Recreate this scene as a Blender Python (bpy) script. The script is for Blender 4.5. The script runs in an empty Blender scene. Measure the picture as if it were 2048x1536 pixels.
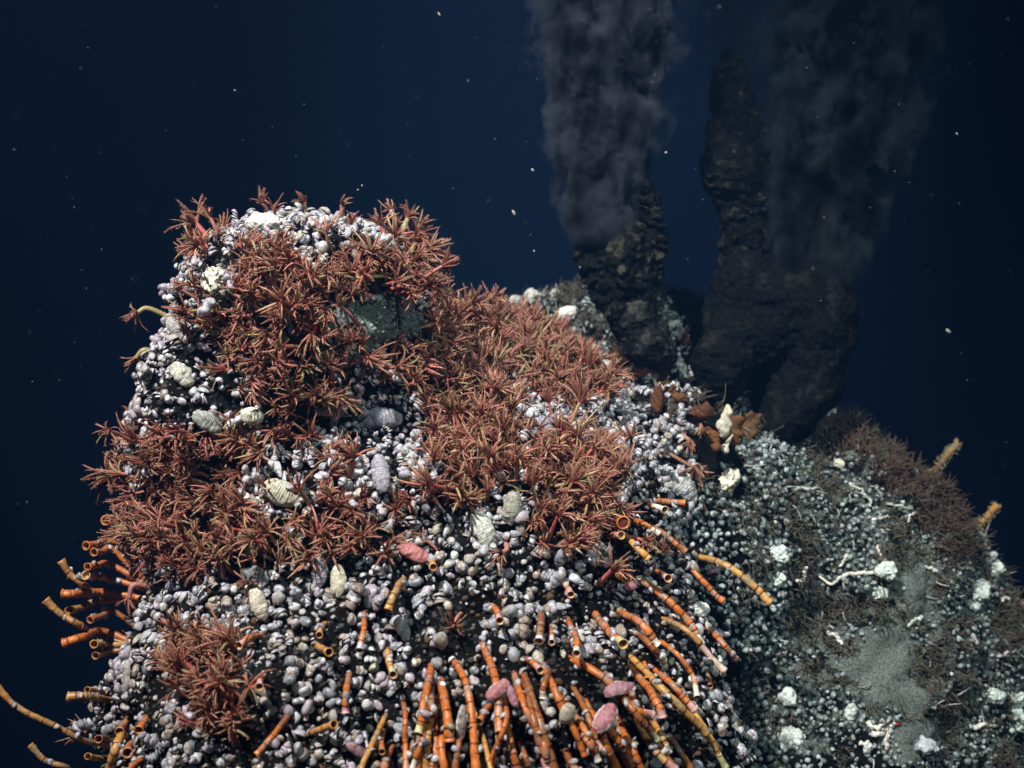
import bpy, bmesh, math, random
import numpy as np
from mathutils import Vector, Matrix, Quaternion
from mathutils.bvhtree import BVHTree

random.seed(7)
RNG = np.random.default_rng(7)
SC = bpy.context.scene
COL = SC.collection

# ------------------------------------------------------------------ camera
PITCH = math.radians(14.0)
HFOV = math.radians(42.0)
CAM = Vector((0.0, -1.25, 0.55))
FPX = 1024.0 / math.tan(HFOV / 2)
FWD = Vector((0, math.cos(PITCH), -math.sin(PITCH)))
UPV = Vector((0, math.sin(PITCH), math.cos(PITCH)))
RGT = Vector((1, 0, 0))
cd = bpy.data.cameras.new("camera")
cam = bpy.data.objects.new("camera", cd)
COL.objects.link(cam)
cam.location = CAM
cam.rotation_euler = (math.pi / 2 - PITCH, 0, 0)
cd.angle = HFOV
cd.sensor_width = 36
cd.clip_start = 0.02
cd.clip_end = 200
cd.dof.use_dof = True
cd.dof.focus_distance = 1.26
cd.dof.aperture_fstop = 6.5
SC.camera = cam

# ------------------------------------------------------------------ deep water all round (world), lamps, exposure
w = bpy.data.worlds.new("World")
SC.world = w
w.use_nodes = True
wn = w.node_tree.nodes
wn["Background"].inputs[0].default_value = (0.0007, 0.0026, 0.0100, 1)
wn["Background"].inputs[1].default_value = 0.35

def spot(name, loc, target, power, angle, blend, color, size):
    l = bpy.data.lights.new(name, 'SPOT')
    l.energy = power; l.spot_size = math.radians(angle); l.spot_blend = blend
    l.color = color; l.shadow_soft_size = size
    o = bpy.data.objects.new(name, l)
    COL.objects.link(o)
    o.location = loc
    d = (Vector(target) - Vector(loc)).normalized()
    o.rotation_euler = d.to_track_quat('-Z', 'Y').to_euler()
    return o
# the lamps of the submersible that took the picture: one above on the left, a weaker one above on the right
spot("vehicle_or_added_lamp", (-0.95, -1.15, 2.65), (-0.03, 0.12, 0.10), 900, 33, 1.0, (1.0, 0.97, 0.92), 0.04)
spot("vehicle_or_added_lamp", (0.95, -1.55, 2.0), (0.25, 0.25, 0.10), 150, 36, 1.0, (0.80, 1.0, 0.95), 0.04)

# a third lamp, added to brighten the water behind the chimneys
spot("vehicle_or_added_lamp", (0.10, -1.05, 2.70), (0.30, 3.2, 0.45), 1000, 30, 1.0, (0.95, 0.98, 1.0), 0.04)

SC.view_settings.view_transform = 'Standard'
SC.view_settings.look = 'None'
SC.view_settings.exposure = 0.0
SC.view_settings.gamma = 1.0
HAZE = 0.034
SC.cycles.use_denoising = True
SC.cycles.max_bounces = 5
SC.cycles.diffuse_bounces = 2
SC.cycles.volume_bounces = 0
SC.cycles.transparent_max_bounces = 8
SC.render.use_persistent_data = False

# ------------------------------------------------------------------ helpers
def P(u, v, d):
    """world point seen at photograph pixel (u, v), d metres in front of the lens"""
    return CAM + (FWD + RGT * ((u - 1024) / FPX) + UPV * ((768 - v) / FPX)) * d

def proj(pts):
    """numpy points -> u, v, depth"""
    q = np.asarray(pts, float).reshape(-1, 3) - np.array(CAM)
    d = q @ np.array(FWD)
    return 1024 + FPX * (q @ np.array(RGT)) / d, 768 - FPX * (q @ np.array(UPV)) / d, d

def tag(o, label=None, cat=None, group=None, kind=None):
    if label: o['label'] = label
    if cat: o['category'] = cat
    if group: o['group'] = group
    if kind: o['kind'] = kind
    return o

def mk_mesh(name, V, F, mats, C=None, smooth=True, mi=None):
    """mesh from points V, faces F (n x 4 array; a repeated last index makes a triangle), pigment C per point"""
    V = np.asarray(V, np.float32).reshape(-1, 3); F = np.asarray(F, np.int64).reshape(-1, 4)
    tri = F[:, 2] == F[:, 3]
    cnt = np.where(tri, 3, 4)
    me = bpy.data.meshes.new(name)
    me.vertices.add(len(V)); me.vertices.foreach_set('co', V.ravel())
    keep = np.ones(F.shape, bool); keep[tri, 3] = False
    li = F[keep].astype(np.int32)
    me.loops.add(len(li)); me.loops.foreach_set('vertex_index', li)
    me.polygons.add(len(F))
    me.polygons.foreach_set('loop_start', np.concatenate([[0], np.cumsum(cnt)[:-1]]).astype(np.int32))
    me.polygons.foreach_set('loop_total', cnt.astype(np.int32))
    if smooth: me.polygons.foreach_set('use_smooth', np.ones(len(F), bool))
    for m in (mats if isinstance(mats, (list, tuple)) else [mats]): me.materials.append(m)
    if mi is not None: me.polygons.foreach_set('material_index', np.asarray(mi, np.int32))
    if C is not None:
        C = np.asarray(C, np.float32)
        a = me.attributes.new('pigment', 'FLOAT_COLOR', 'POINT')
        a.data.foreach_set('color', np.concatenate([C, np.ones((len(C), 1), np.float32)], 1).ravel())
    me.update(calc_edges=True); me.validate()
    return me

def obj(name, me, parent=None, loc=None, rot=None):
    o = bpy.data.objects.new(name, me)
    COL.objects.link(o)
    if parent is not None: o.parent = parent
    if loc is not None: o.location = loc
    if rot is not None:
        o.rotation_mode = 'QUATERNION'; o.rotation_quaternion = rot
    return o

def sweep(pts, rad, n=6, cap0=True, cap1=True, flat=1.0, up=None):
    """tube along pts with radii rad -> V, F and the ring number of every point"""
    pts = np.asarray(pts, float); m = len(pts)
    T = np.gradient(pts, axis=0); T /= np.linalg.norm(T, axis=1)[:, None] + 1e-12
    ref = np.array(up if up is not None else ([0, 0, 1] if abs(T[0][2]) < .9 else [1, 0, 0]), float)
    a = np.linspace(0, 2 * np.pi, n, endpoint=False)
    V, R = [], []
    for i in range(m):
        x = np.cross(T[i], ref); x /= np.linalg.norm(x) + 1e-12
        ref = np.cross(x, T[i])
        V.append(pts[i] + (np.cos(a)[:, None] * x + np.sin(a)[:, None] * ref * flat) * np.asarray(rad)[i])
        R += [i] * n
    V = np.concatenate(V)
    i = np.arange(m - 1)[:, None] * n; j = np.arange(n)[None, :]; k = (j + 1) % n
    F = np.stack([i + j, i + k, i + n + k, i + n + j], -1).reshape(-1, 4)
    for c, r, rev in ((cap0, 0, True), (cap1, m - 1, False)):
        if c:
            V = np.vstack([V, pts[r]]); R.append(r); q = len(V) - 1
            jj = np.arange(n); kk = (jj + 1) % n
            f = np.stack([r * n + jj, r * n + kk, np.full(n, q), np.full(n, q)], -1)
            F = np.vstack([F, f[:, [1, 0, 2, 3]] if rev else f])
    return V, F, np.array(R)

class Bag:
    """collects pieces of ONE object"""
    def __init__(s): s.V = []; s.F = []; s.C = []; s.n = 0
    def add(s, V, F, C):
        V = np.asarray(V); C = np.asarray(C, float)
        if C.ndim == 1: C = np.tile(C, (len(V), 1))
        s.V.append(V); s.F.append(np.asarray(F) + s.n); s.C.append(C); s.n += len(V)
    def arr(s): return np.concatenate(s.V), np.concatenate(s.F), np.concatenate(s.C)
    def mesh(s, name, mat): V, F, C = s.arr(); return mk_mesh(name, V, F, mat, C)

# lattice noise in numpy
_PERM = RNG.permutation(4096)
_VAL = RNG.random(4096) * 2 - 1
def vnoise(p):
    p = np.asarray(p, float); i = np.floor(p).astype(np.int64); f = p - i; f = f * f * f * (f * (f * 6 - 15) + 10)
    def h(dx, dy, dz):
        return _VAL[_PERM[(_PERM[(_PERM[(i[..., 0] + dx) & 4095] + i[..., 1] + dy) & 4095] + i[..., 2] + dz) & 4095]]
    x, y, z = f[..., 0], f[..., 1], f[..., 2]
    c00 = h(0,0,0)*(1-x)+h(1,0,0)*x; c10 = h(0,1,0)*(1-x)+h(1,1,0)*x
    c01 = h(0,0,1)*(1-x)+h(1,0,1)*x; c11 = h(0,1,1)*(1-x)+h(1,1,1)*x
    return (c00*(1-y)+c10*y)*(1-z)+(c01*(1-y)+c11*y)*z
def fbm(p, o=4, lac=2.03, g=.5):
    s = 0; a = 1; p = np.asarray(p, float)
    for k in range(o):
        s = s + a * vnoise(p + k * 17.3); p = p * lac; a *= g
    return s

def surface_nets(S, lo, h):
    """zero surface of the sampled field S -> points, quads (outward for S < 0 inside)"""
    ins = S < 0
    nx, ny, nz = S.shape
    acc = np.zeros((nx-1, ny-1, nz-1, 3), np.float32); cnt = np.zeros((nx-1, ny-1, nz-1), np.float32)
    corner = [(a, b, c) for a in (0, 1) for b in (0, 1) for c in (0, 1)]
    sl = lambda o: (slice(o[0], nx-1+o[0]), slice(o[1], ny-1+o[1]), slice(o[2], nz-1+o[2]))
    for a in corner:
        for ax in range(3):
            if a[ax]: continue
            b = list(a); b[ax] = 1
            sa, sb = S[sl(a)], S[sl(b)]
            m = (sa < 0) != (sb < 0)
            t = sa[m] / (sa[m] - sb[m])
            q = np.tile(np.array(a, np.float32), (len(t), 1)); q[:, ax] += t
            acc[m] += q; cnt[m] += 1
    act = cnt > 0
    idx = np.full(act.shape, -1, np.int64); idx[act] = np.arange(act.sum())
    g = np.argwhere(act)
    V = np.array(lo) + (g + acc[act] / cnt[act][:, None]) * h
    F = []
    for ax in range(3):
        b, c = (ax + 1) % 3, (ax + 2) % 3
        s0 = [slice(None)] * 3; s1 = [slice(None)] * 3
        s0[ax] = slice(0, -1); s1[ax] = slice(1, None)
        for k in (b, c): s0[k] = slice(1, -1); s1[k] = slice(1, -1)
        A, B = ins[tuple(s0)], ins[tuple(s1)]
        e = np.argwhere(A != B)
        off = np.zeros(3, int); off[b] = 1; off[c] = 1
        base = e + off
        def cell(db, dc):
            q = base.copy(); q[:, b] += db; q[:, c] += dc
            return idx[q[:, 0], q[:, 1], q[:, 2]]
        quad = np.stack([cell(-1, -1), cell(0, -1), cell(0, 0), cell(-1, 0)], 1)
        inside_first = A[tuple(e.T)]
        quad[~inside_first] = quad[~inside_first][:, ::-1]
        F.append(quad)
    return V, np.concatenate(F)

def vnormals(V, F):
    n = np.cross(V[F[:, 2]] - V[F[:, 0]], V[F[:, 3]] - V[F[:, 1]])
    N = np.zeros_like(V)
    for k in range(4): np.add.at(N, F[:, k], n)
    return N / (np.linalg.norm(N, axis=1)[:, None] + 1e-12)

def smin(a, b, k):
    h = np.clip(.5 + .5 * (b - a) / k, 0, 1)
    return b * (1 - h) + a * h - k * h * (1 - h)

# ------------------------------------------------------------------ materials
def mat(name):
    m = bpy.data.materials.new(name); m.use_nodes = True
    return m, m.node_tree.nodes, m.node_tree.links, m.node_tree.nodes["Principled BSDF"]

def ramp(n, stops):
    r = n.new('ShaderNodeValToRGB')
    e = r.color_ramp.elements
    while len(e) < len(stops): e.new(.5)
    for k, (p, c) in enumerate(stops):
        e[k].position = p; e[k].color = (*c, 1)
    return r

def noise_tex(n, l, scale, detail=5, rough=.6, coord='Object'):
    tc = n.new('ShaderNodeTexCoord'); t = n.new('ShaderNodeTexNoise')
    t.inputs['Scale'].default_value = scale; t.inputs['Detail'].default_value = detail; t.inputs['Roughness'].default_value = rough
    l.new(tc.outputs[coord], t.inputs['Vector'])
    return t

def bump(n, l, bsdf, h, strength, dist):
    b = n.new('ShaderNodeBump'); b.inputs['Strength'].default_value = strength; b.inputs['Distance'].default_value = dist
    l.new(h, b.inputs['Height']); l.new(b.outputs[0], bsdf.inputs['Normal'])
    return b

def pigment_mat(name, rough=.5, spec=.5, sss=0.0, mottle=.25, scale=400, bmp=.3, bdist=.0006, coat=0.0, gain=1.0):
    """reads the colour stored on the thing itself, mottled a little"""
    m, n, l, b = mat(name)
    a = n.new('ShaderNodeAttribute'); a.attribute_name = 'pigment'
    t = noise_tex(n, l, scale)
    mr = n.new('ShaderNodeMapRange'); mr.inputs[1].default_value = .3; mr.inputs[2].default_value = .7
    mr.inputs[3].default_value = (1 - mottle) * gain; mr.inputs[4].default_value = (1 + mottle) * gain
    l.new(t.outputs[0], mr.inputs[0])
    mx = n.new('ShaderNodeVectorMath'); mx.operation = 'SCALE'
    l.new(a.outputs['Color'], mx.inputs[0]); l.new(mr.outputs[0], mx.inputs['Scale'])
    l.new(mx.outputs[0], b.inputs['Base Color'])
    b.inputs['Roughness'].default_value = rough
    b.inputs['Specular IOR Level'].default_value = spec
    if sss:
        b.inputs['Subsurface Weight'].default_value = sss
        b.inputs['Subsurface Radius'].default_value = (.004, .002, .0015)
        b.inputs['Subsurface Scale'].default_value = 1.0
    if coat:
        b.inputs['Coat Weight'].default_value = coat; b.inputs['Coat Roughness'].default_value = .25
    if bmp: bump(n, l, b, t.outputs[0], bmp, bdist)
    return m

# rock: black sulphide with grey films and rusty stains
m_rock, n, l, b = mat('sulphide_rock')
t1 = noise_tex(n, l, 22, 8, .65); t2 = noise_tex(n, l, 170, 8, .78); t3 = noise_tex(n, l, 9, 4, .55)
r1 = ramp(n, [(.38, (.004, .004, .004)), (.58, (.009, .0095, .0095)), (.70, (.028, .030, .029)), (.86, (.09, .10, .095))])
l.new(t1.outputs[0], r1.inputs[0])
r3 = ramp(n, [(.64, (0, 0, 0)), (.80, (1, 1, 1))]); l.new(t3.outputs[0], r3.inputs[0])
mx = n.new('ShaderNodeMixRGB'); mx.inputs[2].default_value = (.022, .012, .006, 1)
l.new(r3.outputs[0], mx.inputs[0]); l.new(r1.outputs[0], mx.inputs[1])
# pale grey film and settled mud where the surface is bare
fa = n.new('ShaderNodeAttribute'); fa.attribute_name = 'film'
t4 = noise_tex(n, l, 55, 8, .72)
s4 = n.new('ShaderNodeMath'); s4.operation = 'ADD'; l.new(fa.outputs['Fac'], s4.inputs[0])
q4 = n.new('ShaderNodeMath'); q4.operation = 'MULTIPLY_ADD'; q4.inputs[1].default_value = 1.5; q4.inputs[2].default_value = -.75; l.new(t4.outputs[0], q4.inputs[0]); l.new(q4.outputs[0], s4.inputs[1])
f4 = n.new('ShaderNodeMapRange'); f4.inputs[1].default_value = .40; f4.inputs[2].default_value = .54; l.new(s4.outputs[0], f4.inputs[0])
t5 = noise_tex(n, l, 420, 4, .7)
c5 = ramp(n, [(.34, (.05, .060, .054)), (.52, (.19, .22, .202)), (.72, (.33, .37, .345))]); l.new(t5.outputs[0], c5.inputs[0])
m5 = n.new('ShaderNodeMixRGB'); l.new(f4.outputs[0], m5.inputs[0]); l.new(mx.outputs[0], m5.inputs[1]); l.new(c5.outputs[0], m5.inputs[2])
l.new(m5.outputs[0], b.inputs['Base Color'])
b.inputs['Roughness'].default_value = .8; b.inputs['Specular IOR Level'].default_value = .06
bump(n, l, b, t2.outputs[0], 1.0, .007)

# ------------------------------------------------------------------ the mound
# superellipsoids: photo column, row and distance of the centre, half width and half height in photo pixels, half depth in metres, power
BLOBS = [
    (905, 2300, 1.46, 500, 620, .34, 3.0),
    (1640, 2500, 1.86, 440, 560, .34, 2.6),
    (852, 1600, 1.42, 558, 590, .36, 3.0),
    (843, 1150, 1.46, 475, 420, .30, 2.5),
    (955, 985, 1.60, 255, 278, .20, 1.8),
    (602, 668, 1.34, 218, 206, .14, 2.4),
    (488, 860, 1.37, 158, 220, .14, 2.6),
    (1625, 1560, 1.82, 462, 745, .36, 1.5),
    (1255, 808, 1.88, 345, 205, .11, 3.0),
    (1440, 1060, 1.66, 210, 225, .16, 2.2),
    (735, 712, 1.44, 125, 100, .09, 2.2),
    (1375, 930, 1.74, 95, 262, .10, 2.4),
    (1325, 985, 1.60, 150, 205, .14, 2.2),
]
H = .0075
lo = np.array([-.62, -.32, -.80]); hi = np.array([.80, .98, .66])
NG = np.ceil((hi - lo) / H).astype(int)
gx, gy, gz = [lo[k] + H * np.arange(NG[k]) for k in range(3)]
S = np.full(NG, 1e3, np.float32)
for (u, v, d, pu, pv, ry, pw) in BLOBS:
    c = P(u, v, d); a, bb, cc = pu * d / FPX, ry, pv * d / FPX
    X = np.abs((gx - c.x) / a).astype(np.float32) ** pw; Y = np.abs((gy - c.y) / bb).astype(np.float32) ** pw; Z = np.abs((gz - c.z) / cc).astype(np.float32) ** pw
    k = (X[:, None, None] + Y[None, :, None] + Z[None, None, :]) ** np.float32(1 / pw)
    S = smin(S, (k - 1) * min(a, bb, cc), .035)
S[:, :, 0] = np.minimum(S[:, :, 0], 1)
gpts = None
MV, MF = surface_nets(S, lo, H)
del S
MN = vnormals(MV, MF)
disp = fbm(MV * 9 + 3.1, 3) * .020 + fbm(MV * 30, 3) * .010 + (np.abs(fbm(MV * np.array([34, 34, 60]), 3)) - .2) * .012
MV = MV + MN * disp[:, None]
MN = vnormals(MV, MF)
mound = obj('seabed_mound', mk_mesh('seabed_mound', MV, MF, m_rock))
tag(mound, 'craggy black sulphide mound overgrown with worms and shells', None, None, 'structure')
BVH = BVHTree.FromPolygons([Vector(p) for p in MV.tolist()], MF.tolist())

def hit(u, v):
    """point and normal of the mound seen at photo pixel (u, v)"""
    d = (P(u, v, 1) - CAM).normalized()
    p, nrm, i, t = BVH.ray_cast(CAM, d)
    return (p, nrm) if p is not None else (None, None)

def perp_frame(n, spin=0.0):
    """rotation that takes local Z to n"""
    return Vector((0, 0, 1)).rotation_difference(Vector(n).normalized()) @ Quaternion((0, 0, 1), spin)

def catmull(pts, m):
    pts = [np.array(p, float) for p in pts]
    P_ = [2 * pts[0] - pts[1]] + pts + [2 * pts[-1] - pts[-2]]
    out = []
    for t in np.linspace(0, len(pts) - 1, m):
        i = min(int(t), len(pts) - 2); f = t - i
        a, b, c, d = P_[i:i + 4]
        out.append(.5 * (2*b + (c-a)*f + (2*a-5*b+4*c-d)*f*f + (3*b-a-3*c+d)*f**3))
    return np.array(out)

# ---- labels that single a thing out: look, then distance and bearing from a landmark one can find
LANDMARKS = []            # (u, v, short phrase)
USED = set()
NUM = ["touching", "one", "two", "three", "four", "five", "six", "seven", "eight", "nine", "ten", "eleven", "twelve", "thirteen", "fourteen", "fifteen", "sixteen", "seventeen", "eighteen", "nineteen", "twenty"]
HOURS = ["twelve", "one", "two", "three", "four", "five", "six", "seven", "eight", "nine", "ten", "eleven"]
def where_label(look, u, v, unit_px, unit):
    order = sorted(LANDMARKS, key=lambda q: (q[0] - u) ** 2 + (q[1] - v) ** 2)
    for (lu, lv, short) in order:
        k = int(round(math.hypot(u - lu, v - lv) / unit_px))
        h = HOURS[int(round(math.degrees(math.atan2(u - lu, lv - v)) / 30)) % 12]
        if k > 20: break
        s = f"{look} touching the {short} at {h} o'clock" if k == 0 else f"{look}, {NUM[k]} {unit}{'s' if k > 1 else ''} from the {short}, towards {h} o'clock"
        if len(s.split()) > 16: continue
        if s not in USED:
            USED.add(s); return s
    return f"{look} about {NUM[min(k, 20)]} {unit}s from the {order[0][2]}"

# ------------------------------------------------------------------ materials of the living things
m_gill = pigment_mat('worm_gills', .55, .35, .15, .35, 500, .4, .0006)
m_stalk = pigment_mat('worm_trunk', .45, .45, .1, .3, 700, .3, .0005)
m_shell = pigment_mat('limpet_shell', .42, .5, 0, .5, 330, .5, .0007, gain=.92)
m_tube = pigment_mat('tubeworm_tube', .42, .45, .05, .35, 180, .35, .0006)
m_scale = pigment_mat('scale_worm_skin', .5, .35, .05, .55, 300, .8, .0010)
m_crust = pigment_mat('bacterial_crust', .8, .2, 0, .35, 220, .9, .0012)
m_fuzz = pigment_mat('filament', .7, .2, 0, .3, 300, 0)
m_chim = pigment_mat('black_sulphide', .75, .02, 0, .6, 160, 1.0, .003)

# ------------------------------------------------------------------ the two black smoker chimneys
def sculpt(chains, cuts, depth, h, seed, blend=.010, strata=0.0, rough=.004, pits=.003, striae=0.0, pw=1.0):
    """rock body: round cones through (column, row, radius in photo pixels, depth offset) blended together, cuts carved out of it"""
    def w3(c): u, v, r, dd = c; return np.array(P(u, v, depth + dd)), r * depth / FPX
    pts = [w3(c) for ch in chains for c in ch]
    lo_ = np.min([p - r for p, r in pts], 0) - .012; hi_ = np.max([p + r for p, r in pts], 0) + .012
    n_ = np.ceil((hi_ - lo_) / h).astype(int)
    G = np.stack(np.meshgrid(*[lo_[k] + h * np.arange(n_[k]) for k in range(3)], indexing='ij'), -1)
    def cone(a, b):
        (pa, ra), (pb, rb) = w3(a), w3(b)
        ba = pb - pa; t = np.clip(((G - pa) @ ba) / (ba @ ba), 0, 1)
        return np.linalg.norm(G - pa - t[..., None] * ba, axis=-1) - (ra + (rb - ra) * t)
    S_ = np.full(G.shape[:3], 1.0)
    for ch in chains:
        for a, b in zip(ch[:-1], ch[1:]): S_ = smin(S_, cone(a, b), blend)
    q = G + seed
    S_ = S_ + fbm(q * 16, 2) * rough * 1.6 + fbm(q * 48, 3) * rough
    if strata:                                                     # uneven shelves
        z = q[..., 2] * 52 + fbm(q * 20, 3) * 1.5
        S_ = S_ + ((z % 1.0) ** 1.6 - .4) * strata * np.clip(vnoise(q * 15) + .75, .15, 1.3)
    for ch in cuts:
        for a, b in zip(ch[:-1], ch[1:]): S_ = -smin(-S_, cone(a, b), .004)
    for ax in range(3):
        sl = [slice(None)] * 3
        for e_ in (0, -1): sl[ax] = e_; S_[tuple(sl)] = 1.0
    V, F = surface_nets(S_, lo_, h)
    N = vnormals(V, F); q = V + seed
    d = (np.abs(fbm(q * 110, 4)) - .2) * pits + fbm(q * 260, 2) * pits * .4 + vnoise(q * np.array([50, 50, 420])) * striae
    return V + N * d[:, None], F

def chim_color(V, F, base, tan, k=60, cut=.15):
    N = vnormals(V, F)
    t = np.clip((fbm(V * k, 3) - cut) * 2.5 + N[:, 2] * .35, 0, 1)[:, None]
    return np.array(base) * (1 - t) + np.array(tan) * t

def part(name, arr, mat_, parent, origin):
    V, F, C = arr
    return obj(name, mk_mesh(name, np.asarray(V) - np.array(origin), F, mat_, C), parent)

e = obj('smoker_chimney', None, loc=P(1310, 740, 1.58))
tag(e, 'short twisted black chimney with ledges, smoking from its left shoulder', 'chimney')
E0 = Vector(e.location)
V, F = sculpt([[(1330, 742, 12, .01), (1322, 716, 26, .01), (1296, 676, 44, .0), (1268, 636, 50, 0), (1252, 596, 46, 0)]], [], 1.56, .0022, 5.0, .010, 0, .0030, .0022, .0006)
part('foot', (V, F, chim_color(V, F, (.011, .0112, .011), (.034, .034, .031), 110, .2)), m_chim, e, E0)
V, F = sculpt([[(1258, 606, 44, .005), (1250, 570, 54, 0), (1240, 530, 64, 0), (1250, 492, 66, 0), (1268, 446, 44, .005), (1277, 400, 28, .005), (1272, 345, 8, .005)],
               [(1160, 500, 21, 0), (1192, 530, 36, 0), (1222, 580, 38, -.005), (1240, 622, 36, -.01)],
               [(1262, 496, 40, -.025), (1296, 492, 24, -.012)], [(1270, 560, 34, -.025), (1296, 556, 18, -.01)]],
              [[(1196, 486, 26, -.01), (1214, 476, 22, .03)], [(1236, 540, 5, -.06), (1300, 524, 6, -.045)], [(1196, 566, 6, -.05), (1252, 590, 7, -.06)]], 1.56, .0022, 6.0, .008, .011, .0048, .0032)
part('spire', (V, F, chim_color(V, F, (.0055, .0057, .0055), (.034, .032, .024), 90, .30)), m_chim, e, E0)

e = obj('smoker_chimney', None, loc=P(1470, 880, 1.62))
tag(e, 'tall black chimney, broad smooth curved base under a thin crumbling spire', 'chimney')
E0 = Vector(e.location)
V, F = sculpt([[(1448, 778, 44, -.01), (1448, 720, 55, -.01), (1464, 650, 56, 0), (1484, 590, 56, 0), (1496, 550, 50, 0)],
               [(1508, 896, 22, -.02), (1540, 862, 40, -.02), (1584, 812, 52, -.01), (1618, 748, 66, 0), (1630, 680, 70, 0), (1632, 610, 68, 0), (1628, 572, 64, 0)],
               [(1500, 712, 34, .01), (1528, 668, 62, 0), (1545, 610, 66, 0), (1552, 578, 58, 0)]],
              [[(1470, 812, 22, -.045), (1506, 768, 34, -.035), (1548, 742, 22, -.05)], [(1572, 676, 4, -.075), (1566, 640, 13, -.055), (1600, 640, 5, -.06)], [(1622, 556, 40, 0), (1630, 500, 60, 0)], [(1690, 760, 16, -.05), (1640, 790, 9, -.06)]],
              1.64, .0026, 9.0, .014, 0, .0034, .0020, .0011)
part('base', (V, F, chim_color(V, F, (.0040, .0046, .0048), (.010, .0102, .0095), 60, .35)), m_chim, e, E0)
V, F = sculpt([[(1496, 600, 48, 0), (1492, 540, 52, 0), (1490, 480, 50, 0), (1488, 415, 42, 0), (1470, 350, 44, 0), (1476, 300, 46, 0), (1482, 255, 44, 0), (1470, 205, 34, 0), (1464, 150, 25, 0), (1458, 112, 12, 0), (1456, 80, 3, 0)],
               [(1470, 345, 34, -.01), (1436, 334, 16, -.01)], [(1500, 470, 34, -.01), (1532, 452, 18, 0)], [(1464, 262, 26, -.01), (1436, 256, 10, 0)]],
              [[(1440, 400, 14, -.03), (1470, 392, 6, -.05)], [(1520, 380, 16, -.02), (1500, 372, 6, -.05)]], 1.66, .0024, 31.0, .008, .009, .0050, .0034)
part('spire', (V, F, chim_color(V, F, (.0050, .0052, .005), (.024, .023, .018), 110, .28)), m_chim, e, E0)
V, F = sculpt([[(1500, 340, 28, .012), (1506, 270, 25, .012), (1512, 215, 16, .012), (1511, 172, 4, .012)]], [], 1.66, .0022, 41.0, .008, .007, .0040, .003)
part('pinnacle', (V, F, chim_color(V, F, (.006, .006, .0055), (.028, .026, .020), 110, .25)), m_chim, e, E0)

# ------------------------------------------------------------------ templates
def T_stalk(s):
    r = random.Random(s)
    L = r.choice([r.uniform(.016, .026), r.uniform(.020, .036)]); R = r.uniform(.0017, .0026); m = 26
    t = np.linspace(0, 1, m)
    bend = r.uniform(-.006, .006); bend2 = r.uniform(-.006, .006)
    path = np.stack([bend * np.sin(t * 2.2), bend2 * t * t, L * t], 1)
    rad = R * (1 - .25 * t) * (1 + .10 * np.where(np.arange(m) % 2, 1, -1))
    V, F, rg = sweep(path, rad, 7)
    c0 = np.array(r.choice([(.30, .13, .10), (.22, .17, .055), (.26, .10, .085), (.20, .15, .075), (.33, .19, .15)]))
    c1 = np.array(r.choice([(.34, .06, .05), (.25, .16, .06), (.30, .10, .08)]))
    tt = t[rg][:, None]
    return V, F, c0 * (1 - tt) + c1 * tt, path[-1], path[-1] - path[-2]

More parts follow.
